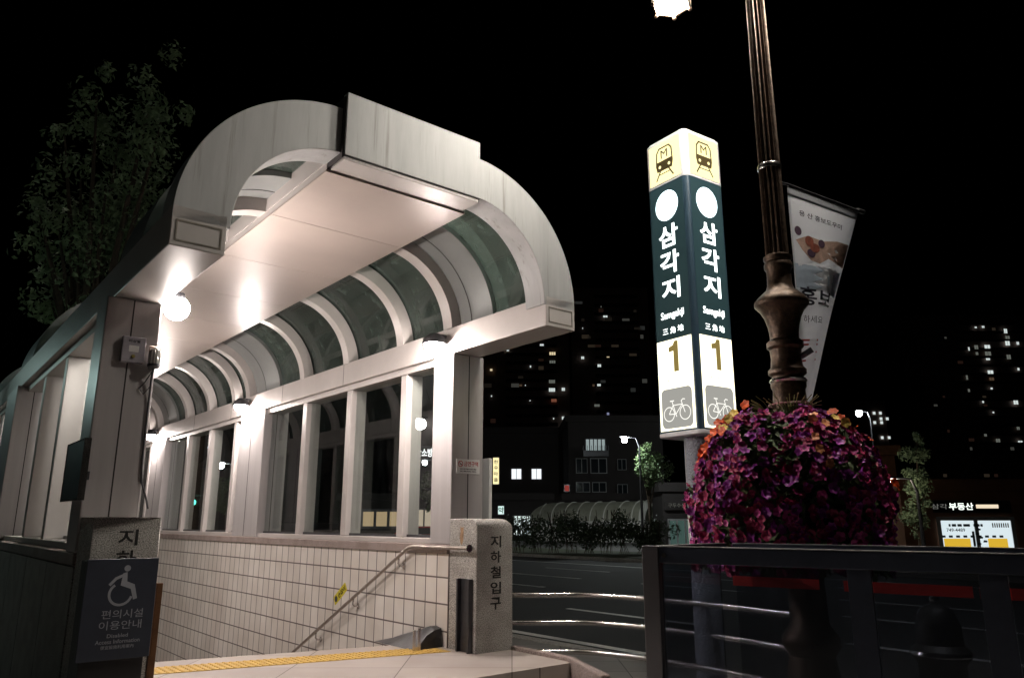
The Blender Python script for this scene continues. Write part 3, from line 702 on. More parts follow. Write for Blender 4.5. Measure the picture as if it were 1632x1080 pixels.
# ------------------------------------------------------------------ banner
bn = thing('banner', 'twisted white fabric banner hanging beside the fluted lamp shaft', 'banner', 'W', (lx + .1, ly + .1, 3.0))
T0 = at(1254, 296, DL + .03); zb = T0.z
q = at(1367, 338, 6.1); T1 = Vector((q.x, q.y, zb))
kk = (zb - EYE) / (q.z - EYE); T1 = Vector((q.x * kk, q.y * kk, zb))
B0 = at(1281, 655, DL + .02); B1 = at(1290, 640, DL + .65)
def surf(u, v, h=0):
    e0 = T0.lerp(B0, v); e1 = T1.lerp(B1, v)
    p = e0.lerp(e1, u)
    bulge = math.sin(math.pi * u) * .05 * math.sin(math.pi * v) + .02 * math.sin(9 * u + 5 * v) * v
    n = Vector((.45, -.89, 0))
    return p + n * (bulge + h)
def sheet(name, mat_, parent, u0, u1, v0, v1, h, nu=24, nv=40, thick=.0015, shape=None):
    m_ = MB(); g = []
    for lay in (0, 1):
        for i in range(nu + 1):
            for j in range(nv + 1):
                uu, vv = u0 + (u1 - u0) * i / nu, v0 + (v1 - v0) * j / nv
                g.append(surf(uu, vv, h + (thick if lay else 0)))
    n1 = nv + 1; off = (nu + 1) * n1; fs = []
    for lay in (0, 1):
        for i in range(nu):
            for j in range(nv):
                f = (lay*off + i*n1 + j, lay*off + (i+1)*n1 + j, lay*off + (i+1)*n1 + j + 1, lay*off + i*n1 + j + 1); fs.append(f if lay else f[::-1])
    for i in range(nu):
        for j in (0, nv): fs.append((i*n1 + j, (i+1)*n1 + j, off + (i+1)*n1 + j, off + i*n1 + j))
    for j in range(nv):
        for i in (0, nu): fs.append((i*n1 + j, i*n1 + j + 1, off + i*n1 + j + 1, off + i*n1 + j))
    return m_.add(g, fs).build(name, mat_, parent, smooth='all')
def printm():
    m_ = mat('banner_cloth', (.88, .89, .93), .8, 0, 5, .04)
    N, L = nodes(m_); tl = N.new('ShaderNodeBsdfTranslucent'); tl.inputs[0].default_value = (.88, .89, .93, 1); mx = N.new('ShaderNodeMixShader'); mx.inputs[0].default_value = .45
    L.new(N['Principled BSDF'].outputs[0], mx.inputs[1]); L.new(tl.outputs[0], mx.inputs[2]); L.new(mx.outputs[0], N['Material Output'].inputs[0])
    return m_
cloth = sheet('cloth', printm(), bn, 0, 1, 0, 1, 0)
sheet('hem', mat('banner_hem', (.30, .31, .34), .8), bn, -.005, 1.005, -.005, .045, .003, 24, 4)
def surf_patch(name, pts, mat_, h, parent):
    me = bpy.data.meshes.new(name); bm = bmesh.new()
    c_ = bm.verts.new((sum(p[0] for p in pts) / len(pts), sum(p[1] for p in pts) / len(pts), 0))
    vs_ = [bm.verts.new((p[0], p[1], 0)) for p in pts]
    for i in range(len(vs_)): bm.faces.new((c_, vs_[i], vs_[(i + 1) % len(vs_)]))
    bmesh.ops.subdivide_edges(bm, edges=bm.edges[:], cuts=2, use_grid_fill=True)
    b = BASE[parent.name]
    for v in bm.verts: v.co = surf(v.co.x, v.co.y, h) - b
    bm.to_mesh(me); bm.free(); return link(name, me, mat_, parent)
skin = mat('printed_skin_tone', (.50, .33, .26), .8, 0, 9, .35); berry = mat('printed_dark_berry', (.07, .03, .06), .8); berry2 = mat('printed_red_berry', (.28, .07, .04), .8, 0, 20, .5)
blue_p = mat('printed_pale_blue', (.42, .50, .60), .8, 0, 6, .12)
surf_patch('printed_picture', [(.06, .25), (.25, .215), (.5, .22), (.75, .195), (.98, .185), (.98, .31), (.8, .31), (.6, .30), (.45, .335), (.3, .33), (.15, .29)], skin, .0030, bn)
surf_patch('printed_picture', [(.02, .36), (.95, .34), (.95, .47), (.02, .47)], blue_p, .0028, bn)
for (u, v, ru, rv, m_) in ((.10, .205, .05, .022, berry), (.47, .235, .055, .02, berry), (.27, .24, .07, .025, berry2), (.36, .265, .08, .022, berry2), (.3, .295, .07, .02, berry)):
    surf_patch('printed_berry', ell(u, v, ru, rv, 18), m_, .0042 + u * .001, bn)
def surf_text(body, u, v, du, dv, bold, mat_):
    me = fit_text(body, 1, 1, bold, 0)
    bm = bmesh.new(); bm.from_mesh(me)
    b = BASE[bn.name]
    for v_ in bm.verts: v_.co = surf(u + v_.co.x * du, v - v_.co.y * dv, .0056) - b
    bm.to_mesh(me); bm.free(); me.name = 'lettering'; link('lettering', me, mat_, bn)
ink = mat('banner_ink', (.03, .03, .05), .8)
surf_text('용 산 홍보도우미', .46, .115, .66, .028, .015, ink)
surf_text('홍보', .42, .50, .70, .085, .02, ink)
surf_text('하세요', .36, .605, .42, .034, 0, ink)
for v in (.70, .72, .755, .79): surf_text('ㅡ', .3, v, .4, .008, .01, red_txt)
MB().tube([Vector((lx, ly, zb + .03)), T0 + Vector((0, 0, .012)), T1 + (T1 - T0).normalized() * .06 + Vector((0, 0, .012))], .013, 8).build('arm', steel_dk, bn, smooth=True)
MB().tube([Vector((lx, ly, B0.z + .34)), Vector((lx + .16, ly - .1, B0.z + .44))], .022, 8).build('lower_clamp', steel_dk, bn, smooth=True)
MB().tube([T1 + Vector((.0, .0, .02)), T1 + (T1 - T0).normalized() * .09 + Vector((0, 0, .02))], .02, 8).build('arm_end', black, bn, smooth=True)

# ------------------------------------------------------------------ foliage helpers
def leafmat(name, c, c2, rough=.6):
    m_ = mat(name, c, rough, 0, 1.8, .3, c2=c2)
    return m_
def leaf(mb_, p, n, s, r_):
    n = n.normalized(); t_ = n.orthogonal().normalized(); t_ = Matrix.Rotation(r_.random() * 6.28, 3, n) @ t_; q_ = n.cross(t_)
    mb_.add([p - t_ * s, p + q_ * s * .45 + n * s * .12, p + t_ * s, p - q_ * s * .45 + n * s * .12], [(0, 1, 2, 3)])
def cloud(mb_, c, r, n, s, r_, sq=(1, 1, 1)):
    for _ in range(n):
        d = Vector((r_.gauss(0, 1), r_.gauss(0, 1), r_.gauss(0, 1))).normalized()
        k = r * (r_.random() ** .4)
        p = Vector(c) + Vector((d.x * sq[0], d.y * sq[1], d.z * sq[2])) * k
        nn = d + Vector((r_.gauss(0, .6), r_.gauss(0, .6), r_.gauss(0, .6) + .4))
        leaf(mb_, p, nn, s * (.6 + .8 * r_.random()), r_)
bark = mat('bark', (.07, .05, .035), .9, 0, 12, .4, bump=.5)
def tree(name, label, x, y, trunk_h, lobes, n, s, lm, r=.12, group=None, seed=1):
    r_ = random.Random(seed)
    t_ = thing(name, label, 'tree', 'W', (x, y, 0), group=group)
    m_ = MB()
    top = max(l[2] for l in lobes)
    m_.tube([(x, y, -.05), (x + .03, y, trunk_h * .5), (x - .02, y, trunk_h)], [r * 1.25, r, r * .8], 10)
    for (cx, cy, cz, rr, sq_) in lobes:
        m_.tube([(x, y, trunk_h * .8), ((x * .5 + cx * .5), y * .5 + cy * .5, trunk_h * .5 + cz * .5), (cx, cy, cz + rr * .4 * sq_[2])], [r * .6, r * .35, r * .1], 6)
    m_.build('trunk', bark, t_, smooth=True)
    m_ = MB(); tot = sum(l[3] ** 2 for l in lobes)
    for (cx, cy, cz, rr, sq_) in lobes:
        k = int(n * rr * rr / tot)
        for j in range(7):
            d = Vector((r_.gauss(0, .5) * sq_[0], r_.gauss(0, .5) * sq_[1], r_.gauss(0, .5) * sq_[2])) * rr
            cloud(m_, (cx + d.x, cy + d.y, cz + d.z), rr * (.35 + .3 * r_.random()), k // 7, s, r_, (1, 1, 1.1))
    m_.build('crown', lm, t_)
    return t_
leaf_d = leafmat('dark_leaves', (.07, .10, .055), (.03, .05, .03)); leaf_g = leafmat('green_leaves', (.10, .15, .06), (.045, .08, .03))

# tall tree behind the canopy on the left
lob = []
for (px, py, rr, sz) in ((150, 185, .75, 1.9), (185, 250, .9, 2.0), (240, 170, .8, 1.6), (255, 220, .9, 1.5), (100, 235, .55, 1.5), (125, 300, .8, 1.3), (165, 330, 1.0, 1.2), (215, 300, 1.0, 1.3),
                         (60, 355, .55, 1.2), (90, 385, .7, 1.2), (120, 420, .8, 1.1), (170, 400, 1.0, 1.1), (70, 425, .45, .9), (80, 495, .7, .7), (130, 480, .9, .8)):
    p = at(px, py, 17 + (px % 3) * .5); lob.append((p.x, p.y, p.z, rr, (.8, .8, sz)))
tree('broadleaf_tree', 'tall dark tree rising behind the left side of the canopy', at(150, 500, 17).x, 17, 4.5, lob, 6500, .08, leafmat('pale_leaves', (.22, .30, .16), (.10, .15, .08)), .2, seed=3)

# ------------------------------------------------------------------ flower basket
fb = thing('flower_basket', 'big round basket of purple petunias hung around the lamp post', 'flower basket', 'W', (lx, ly, 1.25))
RB = .66; zb0, zb1 = 1.17, zy(655)
def domep(phi, v):                    # v 0 bottom .. 1 top
    z = zb0 + (zb1 - zb0) * v
    if v < .42: r = RB * (.92 + .08 * math.sin(v / .42 * math.pi / 2))
    else: r = RB * math.sqrt(max(0, 1 - ((v - .42) / .60) ** 2.1))
    r *= 1 + .05 * math.sin(5 * phi + 3 * v) + .035 * math.sin(11 * phi - 7 * v) + .03 * math.sin(19 * phi + 13 * v)
    return Vector((lx - .075 + r * math.cos(phi), ly + r * math.sin(phi), z + .02 * math.sin(4 * phi))), r
MB().lathe([(.2, 1.2), (.45, 1.22), (.5, 1.7), (.5, 1.70), (.15, 1.72)], lx, ly, 24).build('pot', black, fb, smooth=True)
r_ = random.Random(11)
m_ = MB()
def dome_sample(r_, vmin=0, vmax=1, front=False):
    phi = r_.uniform(R(180), R(360)) if front else r_.random() * 2 * math.pi
    v = r_.uniform(vmin, vmax); p, r = domep(phi, v)
    p2, _ = domep(phi + .05, v); p3, _ = domep(phi, min(1, v + .03))
    n = (p2 - p).cross(p3 - p); n = n.normalized() if n.length > 1e-9 else Vector((0, 0, 1))
    if n.dot(p - Vector((lx, ly, 1.5))) < 0: n = -n
    return p, n, phi, v
for _ in range(5200):
    p, n, phi, v = dome_sample(r_); p = p - n * r_.random() * .12
    leaf(m_, p, n + Vector((r_.gauss(0, .5), r_.gauss(0, .5), r_.gauss(0, .5))), .03 + .025 * r_.random(), r_)
for _ in range(1500):
    a_, rr_ = r_.random() * 6.28, RB * .93 * math.sqrt(r_.random())
    leaf(m_, Vector((lx - .075 + rr_ * math.cos(a_), ly + rr_ * math.sin(a_), zb0 + (zb1 - zb0) * (.42 + .6 * (1 - (rr_ / RB) ** 2) ** .48) - .07 + .05 * r_.random())), Vector((r_.gauss(0, .5), r_.gauss(0, .5), 1)), .04, r_)
m_.build('foliage', leafmat('petunia_leaves', (.10, .14, .05), (.05, .08, .03)), fb)
def flower_mesh(name, rad, depth, lobes, m):
    vs = [(0, 0, -depth)]; fs = []
    n_ = lobes * 4
    for ring, (k, zz) in enumerate(((.35, -depth * .25), (1, 0))):
        for i in range(n_):
            a_ = 2 * math.pi * i / n_; rr = rad * k * ((.80 + .20 * abs(math.sin(a_ * lobes / 2))) if ring else 1)
            vs.append((rr * math.cos(a_), rr * math.sin(a_), zz + (.12 * rad * math.sin(a_ * lobes) if ring else 0)))
    for i in range(n_):
        j = (i + 1) % n_
        fs += [(0, 1 + i, 1 + j), (1 + i, 1 + n_ + i, 1 + n_ + j, 1 + j)]
    me = bpy.data.meshes.new(name); me.from_pydata(vs, [], fs); me.update(); me.shade_smooth(); me.materials.append(m); return me
pet = [mat('petunia_magenta', (.38, .02, .18), .55, 0, 40, .3), mat('petunia_purple', (.24, .012, .24), .55, 0, 40, .3), mat('petunia_crimson', (.35, .012, .085), .55, 0, 40, .3)]
org = mat('geranium_orange', (.75, .10, .015), .5, 0, 40, .25); yel = mat('lantana_yellow', (.75, .50, .10), .5, 0, 40, .2); pch = mat('blossom_peach', (.75, .28, .12), .5, 0, 40, .2)
meshes = [flower_mesh('flower', .032, .020, 5, m) for m in pet]
small = {'o': flower_mesh('flower', .034, .008, 5, org), 'y': flower_mesh('flower', .036, .008, 5, yel), 'p': flower_mesh('flower', .034, .008, 5, pch)}
fspots = []
def infront(phi): return math.sin(phi) < .25
def clump(phi0, v0, n_, key, sp=.07, k=1.0):
    for _ in range(n_):
        phi = phi0 + r_.gauss(0, sp); v = min(1, v0 + r_.gauss(0, sp * .6)); p, _r = domep(phi, v)
        n = (p - Vector((lx, ly, 1.6))).normalized()
        fspots.append((p + n * (.02 + .04 * r_.random()), (n + Vector((-.25, -.75, .1))).normalized(), small[key], k))
clump(R(190), .86, 22, 'o', .11, 1.15); clump(R(183), .70, 14, 'o', .07, 1.15); clump(R(205), .88, 3, 'y', .05); clump(R(278), .84, 3, 'p', .06); clump(R(300), .82, 2, 'y', .05)
clump(R(336), .86, 6, 'o', .12); clump(R(275), .72, 3, 'p', .09); clump(R(350), .55, 2, 'o', .08)
near = 0
big = []
for _ in range(2300):
    p, n, phi, v = dome_sample(r_, .0, .98)
    big.append((p + n * .02 * r_.random(), n, r_.choice(meshes), .75 + .5 * r_.random()))
big.sort(key=lambda e: e[0].length if e[0].z > 1.3 else 99)
def orient(n, r_):
    n = (n + Vector((r_.gauss(0, .35), r_.gauss(0, .35), r_.gauss(0, .3)))).normalized()
    return n.to_track_quat('Z', 'Y').to_matrix() @ Matrix.Rotation(r_.random() * 6.28, 3, 'Z')
bf = BASE[fb.name]
nind = 100
ind = fspots + big[:nind - len(fspots)]; rest = big[nind - len(fspots):]
for (p, n, me, k) in ind:
    o = bpy.data.objects.new('flower', me); col.objects.link(o); o.parent = fb
    m4 = orient(n, r_).to_4x4(); m4.translation = p - bf; o.matrix_local = m4 @ Matrix.Scale(k, 4)
me = bpy.data.meshes.new('flower'); bm = bmesh.new()
for i, m in enumerate(pet): me.materials.append(m)
for (p, n, src, k) in rest:
    t0 = len(bm.verts); m3 = orient(n, r_); tmp = [bm.verts.new(p - bf + m3 @ (v.co * k)) for v in src.vertices]
    mi = meshes.index(src)
    for f in src.polygons:
        nf = bm.faces.new([tmp[i] for i in f.vertices]); nf.material_index = mi; nf.smooth = True
bm.to_mesh(me); bm.free(); o = bpy.data.objects.new('flowers', me); col.objects.link(o); o.parent = fb; stuff(o)
# small sprig and a pink wire hoop at the top
m_ = MB()
for k in range(40):
    a_ = r_.uniform(2.4, 5.2); p = Vector((lx + .16 * math.cos(a_), ly + .16 * math.sin(a_), zb1 - .02)); q_ = p + Vector((.12 * math.cos(a_), .12 * math.sin(a_), .02 + .10 * r_.random()))
    m_.tube([p, p.lerp(q_, .5) + Vector((0, 0, .02)), q_], .003, 4)
m_.build('sprig', leafmat('sprig_green', (.22, .20, .07), (.14, .13, .05)), fb)
hoop = [(lx + .15 * math.cos(R(i * 12)), ly + .15 * math.sin(R(i * 12)), zb1 + .045) for i in range(31)]
m_ = MB().tube(hoop, .007, 8)
for a_ in (200, 250, 300): m_.tube([(lx + .15 * math.cos(R(a_)), ly + .15 * math.sin(R(a_)), zb1 + .045), (lx + .15 * math.cos(R(a_)), ly + .15 * math.sin(R(a_)), zb1 - .12)], .006, 6)
m_.build('hoop', mat('pink_wire', (.45, .16, .20), .4), fb, smooth=True)

# ------------------------------------------------------------------ glass fence round the opening on the right
gf = thing('glass_fence', 'dark framed glass balustrade in the right foreground', 'fence', 'W', (*AB(-1.1, -3.07)[:2], 0))
ZF = 1.38
F0, F1 = AB(-1.12, -3.07), AB(-.62, -5.25)
G0, G1 = AB(-.30, -2.95), AB(.14, -5.1)
def rail(P, Q, z0, z1, th, name, m, ext=0):
    d = (Q - P); d.z = 0; d.normalize(); n = Vector((-d.y, d.x, 0)) * th / 2; P = P - d * ext; Q = Q + d * ext
    f = lambda z: [Vector((p.x, p.y, z)) for p in (P - n, Q - n, Q + n, P + n)]
    return MB().add(f(z0) + f(z1), [(3, 2, 1, 0), (4, 5, 6, 7), (0, 1, 5, 4), (1, 2, 6, 5), (2, 3, 7, 6), (3, 0, 4, 7)]).build(name, m, gf, bevel=.005 if th > .02 else 0)
fr_dark = mat('fence_frame', (.06, .07, .10), .35, .4, 10, .15)
fr_edge = mat('fence_edge_steel', (.36, .34, .36), .3, .9)
def side_(P, Q, posts, first=True):
    d = (Q - P).normalized()
    rail(P + d * .052, Q, ZF - .085, ZF - .006, .045, 'top_rail', fr_dark)
    rail(P + d * .052, Q, ZF - .005, ZF, .05, 'rail_cap', fr_edge)
    for k in posts:
        p = P.lerp(Q, k)
        rail(p - d * .05, p + d * .05, .0, ZF - .087, .02, 'post', fr_dark)
    for k0, k1 in zip([0] + list(posts), list(posts) + [1]):
        rail(P.lerp(Q, k0) + d * .055, P.lerp(Q, k1) - d * .055, .12, ZF - .09, .008, 'glass_panel', fence_glass)
side_(F0, F1, (.46, .69)); side_(G0, G1, ()); side_(F0 + (G0 - F0).normalized() * .03, G0 - (G0 - F0).normalized() * .03, ())
for P in (F0,):
    b = MB().add([], []); d = (F1 - F0).normalized()
    rail(P - d * .045, P + d * .05, 0, ZF, .06, 'corner_post', fr_edge)
d = (F1 - F0).normalized(); n = Vector((-d.y, d.x, 0))
if n.y > 0: n = -n
p = F0 + d * .085 + Vector((0, 0, ZF - .045))
MB().tube([p + n * .0226, p + n * .034], .012, 12).build('bolt', steel, gf, smooth=True)
streak = mat('red_light_streak', (.55, .02, .015), .6, 0, 14, .35, stretch=(1, 1, 14))  # red light streak behind the railing, made as a coloured strip on the glass
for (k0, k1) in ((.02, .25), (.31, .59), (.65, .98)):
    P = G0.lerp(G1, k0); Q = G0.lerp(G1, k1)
    rail(P + Vector((-.012, -.012, 0)), Q + Vector((-.012, -.012, 0)), 1.135, 1.19, .003, 'light_streak', streak)

# ------------------------------------------------------------------ stainless pipe railing bending round the paving
t = thing('pipe_railing', 'curved stainless railing of three pipes behind the right granite post', 'railing', 'E', (1.2, -.5, 0))
key = [(.25, .62), (.5, .42), (.80, .16), (1.0, .02), (1.2, -.16), (1.34, -.5), (1.41, -.95), (1.42, -1.5), (1.36, -2.1), (1.3, -2.6)]
def smooth_path(k, n_=8):
    out = []
    for i in range(len(k) - 1):
        p0, p1, p2, p3 = k[max(i-1, 0)], k[i], k[i+1], k[min(i+2, len(k)-1)]
        for j in range(n_):
            t_ = j / n_
            out.append(tuple(.5 * ((2*p1[m]) + (-p0[m]+p2[m])*t_ + (2*p0[m]-5*p1[m]+4*p2[m]-p3[m])*t_*t_ + (-p0[m]+3*p1[m]-3*p2[m]+p3[m])*t_**3) for m in (0, 1)))
    return out + [k[-1]]
for (z, kx) in ((.80, 0), (.535, .06), (.27, 0)):
    MB().tube([(a_ + kx, b_2, z) for a_, b_2 in smooth_path(key)], .027, 14).build('pipe', steel, t, smooth=True)
for (a_, b_2) in (key[-1],): MB().tube([(a_, b_2, .0), (a_, b_2, .86)], .032, 14).build('post', steel_dk, t, smooth=True)

bl = at(1490, 962, 5.6)
t = thing('bollard', 'dark cast iron bollard behind the glass balustrade', 'bollard', 'W', (bl.x, bl.y, 0))
MB().lathe([(.22, 0), (.22, .10), (.16, .16), (.15, .55), (.19, .60), (.19, .64), (.15, .68), (.145, .80), (.11, .90), (.05, bl.z)], bl.x, bl.y, 28).build('shaft', black, t, smooth=True)
MB().lathe([(.192, .605), (.197, .615), (.192, .635)], bl.x, bl.y, 28).build('ring', steel, t, smooth=True)
MB().sphere((bl.x, bl.y, bl.z + .03), .035, 14, 8).build('finial', steel, t, smooth='all')

# ------------------------------------------------------------------ across the road
def bld(name, label, x0, x1, ytop, D, depth, m, yaw=0, group=None, cat='building'):
    p0, p1 = at(x0, 832, D), at(x1, 832, D); h = at((x0 + x1) / 2, ytop, D).z
    t_ = thing(name, label, cat, 'W', ((p0.x + p1.x) / 2, D, 0), group=group)
    MB().box(p0.x, p1.x, D, D + depth, -.5, h).build('wall', m, t_)
    MB().box(p0.x - .3, p1.x + .3, D - .3, D + depth + .3, h + .002, h + .6).build('roof', m, t_)
    return t_, h
def winbox(t_, px0, px1, py0, py1, D, m, fr=None, name='window', split=2):
    a_, b_2 = at(px0, py0, D), at(px1, py1, D)
    x0, x1, z0, z1 = a_.x, b_2.x, b_2.z, a_.z
    o_ = MB().box(x0, x1, D - .07, D + .02, z0, z1).build(name, m, t_)
    f_ = MB(); wd = max(.04, (x1 - x0) * .05)
    for i in range(split + 1):
        x = x0 + (x1 - x0) * i / split; f_.box(x - wd/2, x + wd/2, D - .12, D - .075, z0 - wd, z1 + wd)
    f_.box(x0, x1, D - .115, D - .072, z0 - wd, z0 - .001).box(x0, x1, D - .115, D - .072, z1 + .001, z1 + wd)
    f_.build('frame', fr or steel_dk, o_)
    return o_
def wg(c, s): return glow('lit_window', c, s)
w_cool, w_warm, w_dim, w_red, w_dw, w_blue = wg((.85, .95, .92), .75), wg((1, .82, .5), .7), wg((.7, .75, .65), .16), wg((1, .35, .2), .18), wg((1, .65, .4), .07), wg((.6, .65, 1), .35)
wall_t = mat('tower_concrete', (.22, .15, .13), .9, 0, .3, .2); wall_d = mat('dark_render', (.035, .03, .03), .9, 0, .5, .25)
faint = [wg((.8, .85, .8), .022), wg((1, .75, .5), .02), wg((1, .5, .35), .012), wg((.8, .8, .7), .045), wg((1, .8, .6), .008)]
# left tower pair
lit = [(205,492,16,9,w_cool),(430,455,26,13,w_cool),(500,512,42,20,w_warm),(500,567,40,18,w_dim),(355,598,9,13,w_cool),(95,620,16,14,w_warm),(97,793,8,9,w_cool),(290,722,18,12,w_dw),
       (321,722,6,7,w_cool),(352,823,10,5,w_cool),(497,697,42,22,w_dim),(497,752,42,24,w_cool),(572,748,22,20,w_cool),(510,822,36,20,w_red),(573,938,22,20,w_cool),(508,942,8,10,w_cool),(573,1003,22,20,w_cool),(503,1015,5,14,w_cool),(520,1058,20,7,w_cool)]
lit2 = [(850,267,30,12,w_cool),(822,203,6,10,w_dim),(700,540,20,17,w_cool),(868,535,18,6,w_warm),(810,592,24,18,w_cool),(808,720,24,14,w_cool),(772,722,14,14,w_dw),(795,855,36,16,w_dim),(868,910,16,16,w_blue),(812,978,24,12,w_cool),(775,985,12,12,w_dim),(700,345,5,9,w_cool)]
def tower(label, x0, x1, ytop, D, lits, ox, oy, k, group, floors=24):
    t_, h = bld('apartment_tower', label, x0, x1, ytop, D, 14, wall_t, group=group, cat='apartment tower')
    p0, p1 = at(x0, 832, D), at(x1, 832, D)
    for i in range(1, floors):
        z = h * i / floors
        MB().box(p0.x + (p1.x - p0.x) * .30, p0.x + (p1.x - p0.x) * .86, D - .9, D - .003, z, z + .9).build('balcony', wall_d, t_)
    rw_ = random.Random(int(x0))
    for _ in range(20):  # extra faint windows added so the unlit facade shows
        fx = p0.x + (p1.x - p0.x) * (.06 + .90 * rw_.randrange(12) / 12); fz = h * (rw_.randrange(3, floors) + .35) / floors
        MB().box(fx, fx + rw_.choice((1.0, 1.6, 2.4)), D - .05, D - .01, fz, fz + rw_.choice((.9, 1.3))).build('window', rw_.choice(faint), t_)
    for (zx, zy_, ww, hh_, m) in lits:
        cx_, cy_ = ox + zx * k, oy + zy_ * k
        winbox(t_, cx_ - ww * k / 2, cx_ + ww * k / 2, cy_ - hh_ * k / 2, cy_ + hh_ * k / 2, D - 1.0, m, split=3 if ww > 30 else (2 if ww > 10 else 1))
    return t_
tower('dark apartment tower with a column of lit windows behind the canopy end', 760, 912, 500, 230, lit, 760, 440, .2408, 'apartment towers at night')
tower('taller dark apartment tower just left of the illuminated totem', 916, 1048, 462, 240, lit2, 760, 440, .2408, 'apartment towers at night', 26)
lit3 = [(450,107,10,6,w_cool),(480,105,12,8,w_cool),(572,122,16,18,w_cool),(580,148,20,12,w_dim),(580,172,22,18,w_cool),(622,172,12,12,w_cool),(452,188,18,16,w_dim),(497,186,26,14,w_cool),(500,214,28,16,w_dim),(455,214,12,12,w_dim),(500,237,18,8,w_cool),
        (422,195,8,14,w_cool),(585,228,20,18,w_dim),(510,290,26,14,w_cool),(515,318,22,12,w_dw),(414,312,10,18,w_dim),(625,278,10,10,w_cool),(515,357,10,7,w_cool),(480,412,8,8,w_cool),(614,414,22,16,w_cool),(522,455,8,6,w_cool),(624,520,14,12,w_dim),(541,570,20,14,w_dim),(632,574,20,6,w_cool),(422,365,10,12,w_dim),(490,548,12,10,w_dim)]
tower('wide dark apartment tower at the right edge with scattered lit windows', 1500, 1720, 505, 330, lit3, 1380, 480, .3889, 'apartment towers at night')
t_, h = bld('apartment_tower', 'small pale distant block beside the bright street light', 1384, 1432, 640, 380, 14, wall_t, cat='apartment tower', group='apartment towers at night')
for (x, y) in ((1393, 658), (1403, 658), (1404, 667), (1394, 673), (1405, 673), (1414, 667), (1406, 697), (1417, 697)): winbox(t_, x - 2.5, x + 2.5, y - 2.2, y + 2.2, 379.5, w_cool, split=1)
t_, h = bld('apartment_block', 'four storey block with one big lit balcony window behind the hedge', 908, 1062, 672, 72, 10, wall_d, cat='apartment block')
winbox(t_, 933, 965, 700, 722, 72, wg((.7, .85, .85), .38), split=5)
m_ = MB(); a_, b_2 = at(928, 716, 72), at(968, 723, 72)
m_.box(a_.x, b_2.x, 71.0, 71.06, b_2.z - .3, b_2.z + .25)
for i in range(13): x = a_.x + (b_2.x - a_.x) * i / 12; m_.box(x - .02, x + .02, 71.0, 71.05, b_2.z + .25, a_.z + .3)
m_.build('balcony_railing', steel_dk, t_)
dark_glass = mat('unlit_glass', (.02, .025, .03), .08); frame_gr = mat('pale_window_frame', (.30, .31, .32), .5)
for (x0, x1, y0, y1) in ((918, 936, 731, 753), (941, 967, 731, 753), (918, 940, 769, 783), (944, 966, 769, 783), (984, 998, 732, 748), (984, 1000, 772, 786)): winbox(t_, x0, x1, y0, y1, 72, dark_glass, frame_gr)
t_, h = bld('office_building', 'low dark building with two square lit windows beyond the hedge', 690, 905, 690, 80, 10, wall_d)
for x in (823, 855): winbox(t_, x - 8, x + 8, 747, 763, 80, wg((.9, .95, 1), 1.1), split=2)
winbox(t_, 780, 784, 757, 769, 80, w_warm, split=1)
t2, h = bld('shop', 'low row of lit shop windows, three added for lights behind the hedge', 540, 1000, 797, 66, 5, wall_d)
for (x0, x1, y0, y1, c, s) in ((556, 640, 815, 838, (1, .72, .42), .45), (652, 700, 812, 838, (1, .8, .6), .5), (818, 846, 822, 852, (.85, 1, .95), 1.0), (878, 905, 826, 842, (.9, 1, .95), .9), (952, 985, 824, 838, (1, .97, .9), 1.0)):  # three right windows added in place of white lights behind the hedge
    winbox(t2, x0, x1, y0, y1, 66, wg(c, s), split=4)
def box_sign(name, label, px0, px1, py0, py1, D, g, txt=None, tm=None, vertical=False):
    a_, b_2 = at(px0, py0, D), at(px1, py1, D)
    t_ = thing(name, label, 'sign', 'W', ((a_.x + b_2.x) / 2, D, b_2.z))
    MB().box(a_.x - .06, b_2.x + .06, D + .002, D + .35, b_2.z - .06, a_.z + .06).build('case', steel_dk, t_)
    MB().box(a_.x, b_2.x, D - .02, D, b_2.z, a_.z).build('lit_face', g, t_)
    if txt:
        pl = Pl(((a_.x + b_2.x) / 2, D - .02, (a_.z + b_2.z) / 2), (1, 0, 0), (0, 0, 1), (0, -1, 0)); W_, H_ = b_2.x - a_.x, a_.z - b_2.z
        if vertical:
            n_ = len(txt); write(t_, pl, [(ch, 0, H_ * (.5 - (i + .5) / n_) * .9, W_ * .7, H_ / n_ * .6, .02) for i, ch in enumerate(txt)], tm, .01)
        else: write(t_, pl, [(txt, 0, 0, W_ * .9, H_ * .75, .02)], tm, .01)
    return t_
box_sign('shop_sign', 'vertical yellow lit sign beside the right column', 786, 795, 729, 771, 60, glow('sign_yellow', (1, .88, .45), 1.2), '한우마을', brown_m, True)
box_sign('shop_sign', 'small white green lit sign above the right granite post', 794, 803, 806, 819, 58, glow('sign_mint', (.75, 1, .93), 1.0), '약', mat('sign_green', (.02, .25, .15), .5))
box_sign('shop_sign', 'dim red square sign below the four storey block', 900, 907, 773, 782, 62, glow('sign_red', (1, .15, .12), .25))
box_sign('station_sign', 'dark sign with glowing white lettering seen through the nearest right window', 652, 700, 712, 730, 48, mat('sign_black', (.01, .01, .012), .5), '용산소방서', glow('sign_white', (1, 1, 1), 2.0))
